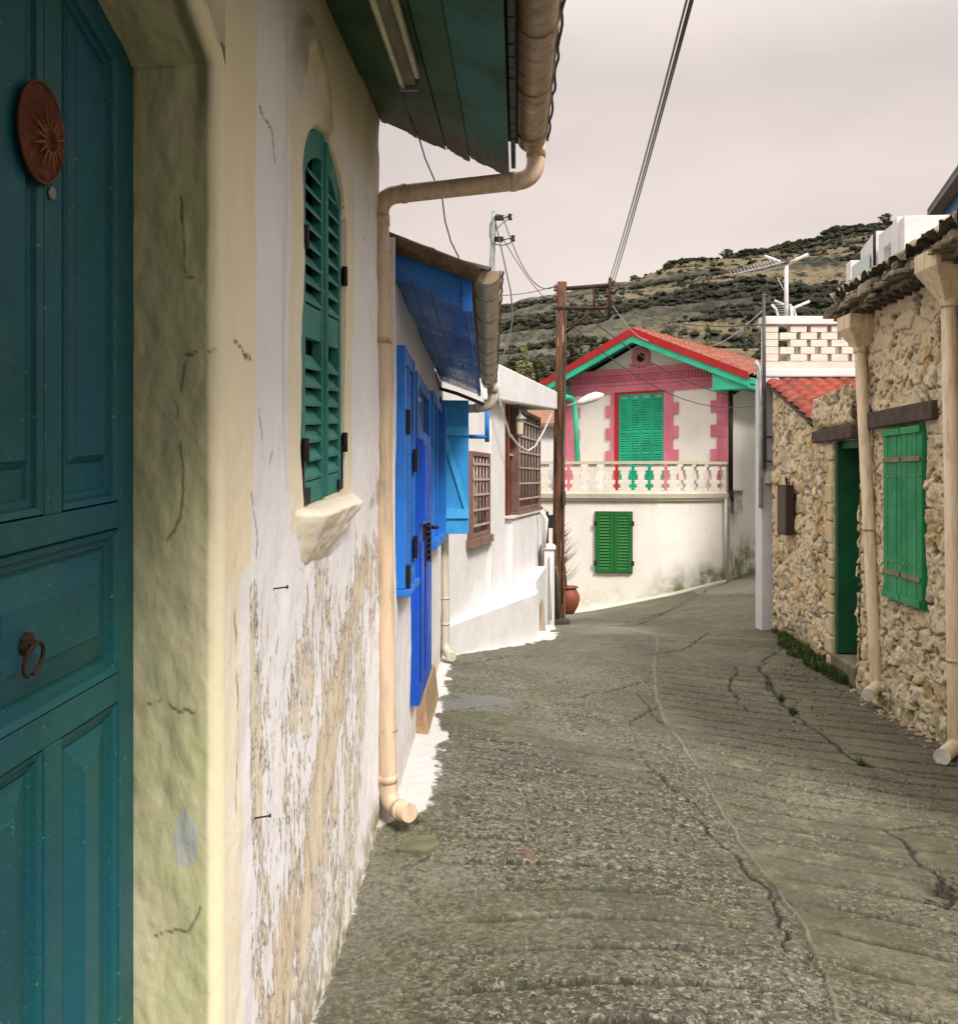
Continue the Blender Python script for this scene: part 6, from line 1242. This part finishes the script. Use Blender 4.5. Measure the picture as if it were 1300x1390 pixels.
# ------------------------------------------------------------------ white corner house with pierced parapet
def corner_house():
    T = thing('white_corner_house', 'white corner house with a pierced block parapet rising behind the stone annex', 'house', (3.75, 12.7, -2))
    Y = 12.6; x0 = P(1033.5, 0, Y)[0]; mb = MB(); mb.slab([(x0, Y+.001), (7.2, Y+.001), (9, Y+5), (x0+2.6, Y+5)], -2.5, 1.33); mb.build('wall', M_white2, T, .012)
    mb = MB(); mb.box(x0-.012, x0+.22, Y-.035, Y+.25, -2.4, 1.33); mb.build('pillar', M_white, T, .01)
    mb = MB(); mb.box(x0-.01, 7.2, Y-.05, Y+.2, 1.335, 1.45); mb.build('string_course', M_white, T, .02)
    zt = P(0, 441, Y)[2]; mb = MB(); mb.box(x0+.0, 7.2, Y-.06, Y+.16, zt, zt+.11);  mb.build('coping', M_white, T, .01)
    mb = MB(); rh = (zt-1.455)/6
    Mb = plaster('parapet_block', (.66, .60, .52), (.36, .30, .20), .5, .8, 1.5)
    r = np.random.default_rng(3)
    for k in range(6):
        z = 1.453+k*rh; x = x0+.02
        if k == 0: mb.box(x, 7.15, Y-.03, Y+.10, z, z+rh-.006); continue
        mb.box(x, x+.19, Y-.03+.004*r.random(), Y+.10, z, z+rh-.006); x += .215+.135*(k % 2)+(0 if k % 2 else .0)
        while x < 7.0: 
            w_ = .215 if k != 2 else .185; mb.box(x, x+w_, Y-.03+.006*r.random(), Y+.10, z, z+rh-.006); x += .27
        mb.box(x0+.02, 7.1, Y+.045, Y+.095, z+rh-.005, z+rh+.001) if k == 5 else None
    mb.build('parapet', Mb, T, .006)
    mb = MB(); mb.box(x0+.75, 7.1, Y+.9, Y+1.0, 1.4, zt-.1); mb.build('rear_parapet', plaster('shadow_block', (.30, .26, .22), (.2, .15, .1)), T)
    # dark slim pipe + pale one + box
    mb = MB(); mb.tube([P(1036.5, 398, Y-.12), P(1037, 500, Y-.12), P(1038, 636, Y-.12)], .022, 10); mb.tube([P(1030, 400.5, Y-.12), P(1043, 400, Y-.12)], .009, 5); mb.build('mast_pipe', plain('dark_grey_pipe', (.06, .065, .07), .5), T)
    mb = MB(); mb.tube(arc_path([P(1025, 490, Y-.05), P(1031, 500, Y-.08), P(1033, 560, Y-.08), P(1032.5, 690, Y-.08)], .05, 4), .028, 10); mb.build('pale_pipe', plain('pale_grey_pipe', (.40, .42, .42), .5), T)
    mb = MB(); mb.tube([P(1037, 612, Y-.12), P(1036, 636, Y-.12), P(1040, 643, Y-.1), P(1047, 640, Y-.08)], .008, 6); mb.build('loose_cable', M_wire, T)
    for v in (593, 626): mb = MB(); mb.tube([P(1037, v, Y-.12), P(1047, v, Y-.05)], .012, 6); mb.build('pipe_bracket', M_wire, T)
    mb = MB(); mb.box(P(1036, 0, Y)[0], P(1050, 0, Y)[0], Y-.12, Y-.036, P(0, 656, Y)[2], P(0, 641, Y)[2]); mb.build('junction_box', plain('white_box', (.62, .62, .64), .5), T, .006)
    # aerials
    M_al = plain('aerial_white', (.62, .58, .56), .5)
    A = thing('tv_aerial', 'tall white television aerial with long toothed boom above the pierced parapet', 'aerial', P(1067, 436, 12.9)); Ya = 12.9
    mb = MB(); mb.tube([P(1067, 445, Ya), P(1067, 357, Ya)], .028, 10); mb.build('mast', M_al, A)
    for q in ((1038, 348, .2), (1097, 345, -.1)): mb = MB(); mb.tube([P(1067, 358.5, Ya), P(q[0], q[1], Ya+q[2])], .024, 8); mb.build('reflector_arm', M_al, A)
    mb = MB(); a, b = P(1066, 355, Ya-.03), P(993, 373, Ya-.6); mb.tube([a, b], .010, 6); mb.tube([P(1064, 361, Ya-.03), P(1020, 372, Ya-.35)], .007, 5)
    for k in range(15): c = a+(b-a)*(.12+.062*k); l = .075-.002*k; mb.tube([c+V(-l*.7, 0, l), c+V(l*.3, 0, -l*.7)], .006, 5)
    mb.build('boom', plain('aerial_grey', (.35, .34, .33), .5), A); mb = MB(); mb.tube([P(1055, 377, Ya-.1), P(1066, 398, Ya)], .006, 5); mb.build('stay', M_al, A)
    mb = MB(); c = P(1066, 355, Ya); mb.box(c[0]-.06, c[0]+.03, Ya-.05, Ya+.03, c[2]-.03, c[2]+.02); mb.build('connector', plain('dark_clip', (.08, .06, .05), .5), A, .004)
    A2 = thing('tv_aerial', 'short white aerial with curved grid reflector beside the tall aerial', 'aerial', P(1075, 436, 13.2)); Ya = 13.2; mb = MB(); mb.tube([P(1075, 490, Ya-.55), P(1075, 436, Ya-.4), P(1074, 419, Ya)], .022, 8); mb.build('mast', M_al, A2)
    for q in ((1051, 408), (1098, 409)): mb = MB(); mb.tube([P(1075, 419, Ya), P(q[0], q[1], Ya+.1)], .02, 8); mb.build('arm', M_al, A2)
    for u0 in (1047, 1071): mb = MB(); mb.tube([P(u0, 413, Ya), P(u0+6, 420, Ya), P(u0+9, 430, Ya), P(u0+9.5, 436, Ya)], .018, 6); mb.build('curved_rib', M_al, A2)
    mb = MB()
    for k in range(6): mb.tube([P(1049+k*1.3, 414+k*3.2, Ya), P(1073+k*1, 413+k*3.2, Ya)], .006, 4)
    o = mb.build('reflector_rods', M_galv, A2); o['kind'] = 'stuff'
corner_house()
def upper_buildings():
    T = thing('upper_white_house', 'white stepped terrace walls of the house rising above the stone slab roof', 'house', (7.1, 16, 1)); F = Frame((7.1, 16, 0), (.1, 1, 0), (-1, .1, 0))
    mb = MB(F); mb.box(0, .25, -5, .0, -2, 4.40); mb.box(.26, 3.2, -4.5, -.5, -2, 3.35); mb.build('front_wall', M_white2, T, .015)
    mb = MB(F); mb.box(.22, .45, -.25, .05, -1, 4.45); mb.build('column', M_white, T, .03)
    mb = MB(F); mb.box(.5, 1.35, -.22, .0, -1, 3.55); mb.box(.5, .66, -.22, 0, 3.552, 4.42); mb.box(1.1, 1.35, -.22, 0, 3.552, 4.42); mb.box(.662, 1.098, -.22, 0, 4.12, 4.42); mb.build('terrace_wall', M_white, T, .01)
    mb = MB(F); mb.box(1.55, 2.45, -.2, .0, -1, 3.6); mb.hexa([(1.55, -.2, 3.602), (2.45, -.2, 3.602), (2.45, 0, 3.602), (1.55, 0, 3.602), (1.55, -.2, 4.55), (2.45, -.2, 4.40), (2.45, 0, 4.40), (1.55, 0, 4.55)]); mb.build('terrace_wall', M_white, T, .01)
    mb = MB(F); mb.box(1.5, 1.54, .0, .04, 2.5, 4.62); mb.box(1.42, 1.58, .0, .03, 4.6, 4.66); mb.build('dark_post', M_black, T)
    t = NT('pale_glass'); mg = t.out((.40, .50, .50), .2); mb = MB(F); mb.box(1.75, 2.85, .03, .05, 3.2, 4.18); mb.build('glass_screen', mg, T); mb = MB(F); mb.box(2.9, 3.2, -.3, .06, -1, 4.32); mb.build('end_pier', M_white, T, .01)
    B = thing('blue_soffit_house', 'upper building with a dark eave edge and blue underside at the right edge', 'house', (10, 20, 3)); mb = MB(); a, b = V(10.2, 21.8, 6.02), V(8.35, 15.05, 6.02)
    mb.slab([a[:2], b[:2], b[:2]+V(6, -1), a[:2]+V(6, 0)], 6.02, 6.14); mb.build('roof_slab', plain('slate_grey', (.10, .10, .10), .7), B); mb = MB(); d = V(.26, 0, 0); mb.hexa([a-V(0, 0, .06), b-V(0, 0, .06), b+d-V(0, 0, .06), a+d-V(0, 0, .06), a+V(0, 0, .0-.002), b-V(0, 0, .002), b+d-V(0, 0, .002), a+d-V(0, 0, .002)]); mb.build('eave_board', plain('grey_eave', (.22, .20, .17), .8), B)
    mb = MB(); mb.slab([(a+d*1.02)[:2], (b+d*1.02)[:2], b[:2]+V(6, -1), a[:2]+V(6, -.2)], 2.5, 6.018); mb.build('blue_wall', plain('petrol_blue', (.012, .13, .26), .35), B)
upper_buildings()

# ------------------------------------------------------------------ grass, rubble
def greens():
    r = np.random.default_rng(9); vs = []; fs = []; tn = []
    def blade(p, l, a, lean, wd, tone):
        d = V(math.cos(a), math.sin(a), 0); s = V(-d[1], d[0], 0)*wd; n = len(vs); m = p+d*lean*.4+V(0, 0, l*.6); e = p+d*lean+V(0, 0, l)
        vs.extend([p-s, p+s, m+s*.7, m-s*.7, e]); fs.extend([(n, n+1, n+2, n+3), (n+3, n+2, n+4)]); tn.extend([tone]*5)
    for k in range(9000):
        s = r.choice([9.4+3.0*r.random()**1.3, 9.0+.9*r.random(), 10+2.3*r.random()]); dens = fbm(np.array([s*3.]), np.array([0.]), 3)[0]; wdt = (.04+.22*max(0, math.sin((s-8.8)*.95))*dens*1.4); n = .01+wdt*r.random()**1.4
        if dens < .40: continue
        p = FS.w((s, n, 0)); p[2] = G(p[0], p[1])-.01; blade(p, (.03+.10*r.random()*(1.3-n*3)), r.random()*6.28, .03+.04*r.random(), .003+.003*r.random(), r.random())
    for (u, v, rad, nn) in ((1065, 855, .10, 500), (1150, 925, .16, 1500), (1168, 935, .1, 500), (1200, 955, .06, 200), (1240, 975, .05, 120), (1060, 950, .03, 80), (1075, 968, .04, 80), (1170, 1038, .03, 50), (560, 1118, .02, 40)):
        x, y = gpx(u, v)
        for k in range(nn): a = r.random()*6.28; q = rad*math.sqrt(r.random()); p = V(x+q*math.cos(a), y+q*math.sin(a)*1.6, 0); p[2] = G(p[0], p[1])-.01; blade(p, .02+.09*r.random()*(1-q/rad*.6), r.random()*6.28, .04, .004, r.random())
    me = bpy.data.meshes.new('grass'); me.from_pydata([tuple(v) for v in vs], [], fs); t = NT('grass_blade'); me.materials.append(t.out(t.mix(t.attr('tone'), (.022, .05, .012), (.10, .14, .03)), .7)); attr_set(me, 'tone', tn); finish(bpy.data.objects.new('grass', me), None, 'tufts of dark green grass along the foot of the stone annex wall', 'grass', kind='stuff')
    # rubble and crumbled mortar along the stone wall foot
    mb = MB()
    bv = [(1, 0, 0), (-1, 0, 0), (0, 1, 0), (0, -1, 0), (0, 0, 1), (0, 0, -1), (.7, .7, .5), (-.7, .6, .5), (-.6, -.7, .5), (.7, -.6, .5)]
    bf = [(0, 6, 9), (6, 2, 7), (7, 1, 8), (8, 3, 9), (4, 9, 6), (4, 6, 7), (4, 7, 8), (4, 8, 9), (0, 2, 6), (2, 1, 7), (1, 3, 8), (3, 0, 9)]
    for k in range(380):
        s = 5.6+3.4*r.random(); n = .03+.22*r.random()**2.2; p = FS.w((s, n, 0)); p[2] = G(p[0], p[1]); z = (.006+.03*r.random()**3)*(1.2 if n < .15 else .7); a = r.random()*6.28
        vv = [V(q[0]*z*math.cos(a)-q[1]*z*math.sin(a), q[0]*z*math.sin(a)+q[1]*z*math.cos(a), q[2]*z*.7)*(.75+.5*r.random())+p for q in bv]; mb.add(vv, bf)
    mb.build('rubble', plaster('crumb_stone', (.36, .29, .18), (.12, .09, .05), .6, .8, 1.6), None, label='crumbled mortar and pebbles scattered along the foot of the stone house wall', cat='rubble', kind='stuff')
    mb = MB()
    for k in range(260):
        u = 1040+150*r.random(); v = 905+90*r.random()
        if k % 3: u, v = r.choice([1075, 1090, 1105, 1070, 1280])+14*r.normal(), r.choice([905, 915, 920])+5*r.normal()
        if u > 1200: v = 1210+14*r.normal(); u = 1282+12*r.normal()
        x, y = gpx(u, v); z = G(x, y)+.008; a = r.random()*6.28; l = .008+.012*r.random(); d = V(math.cos(a), math.sin(a), .3*r.normal()); e = V(-d[1], d[0], .4*r.normal())*.5; p = V(x, y, z); mb.add([p-d*l, p+e*l, p+d*l, p-e*l], [(0, 1, 2, 3)])
    mb.build('dead_leaves', plain('dead_leaf', (.025, .015, .010), .9), None, label='small dark brown dead leaves lying on the street near the annex door', cat='leaves', kind='stuff')
greens()
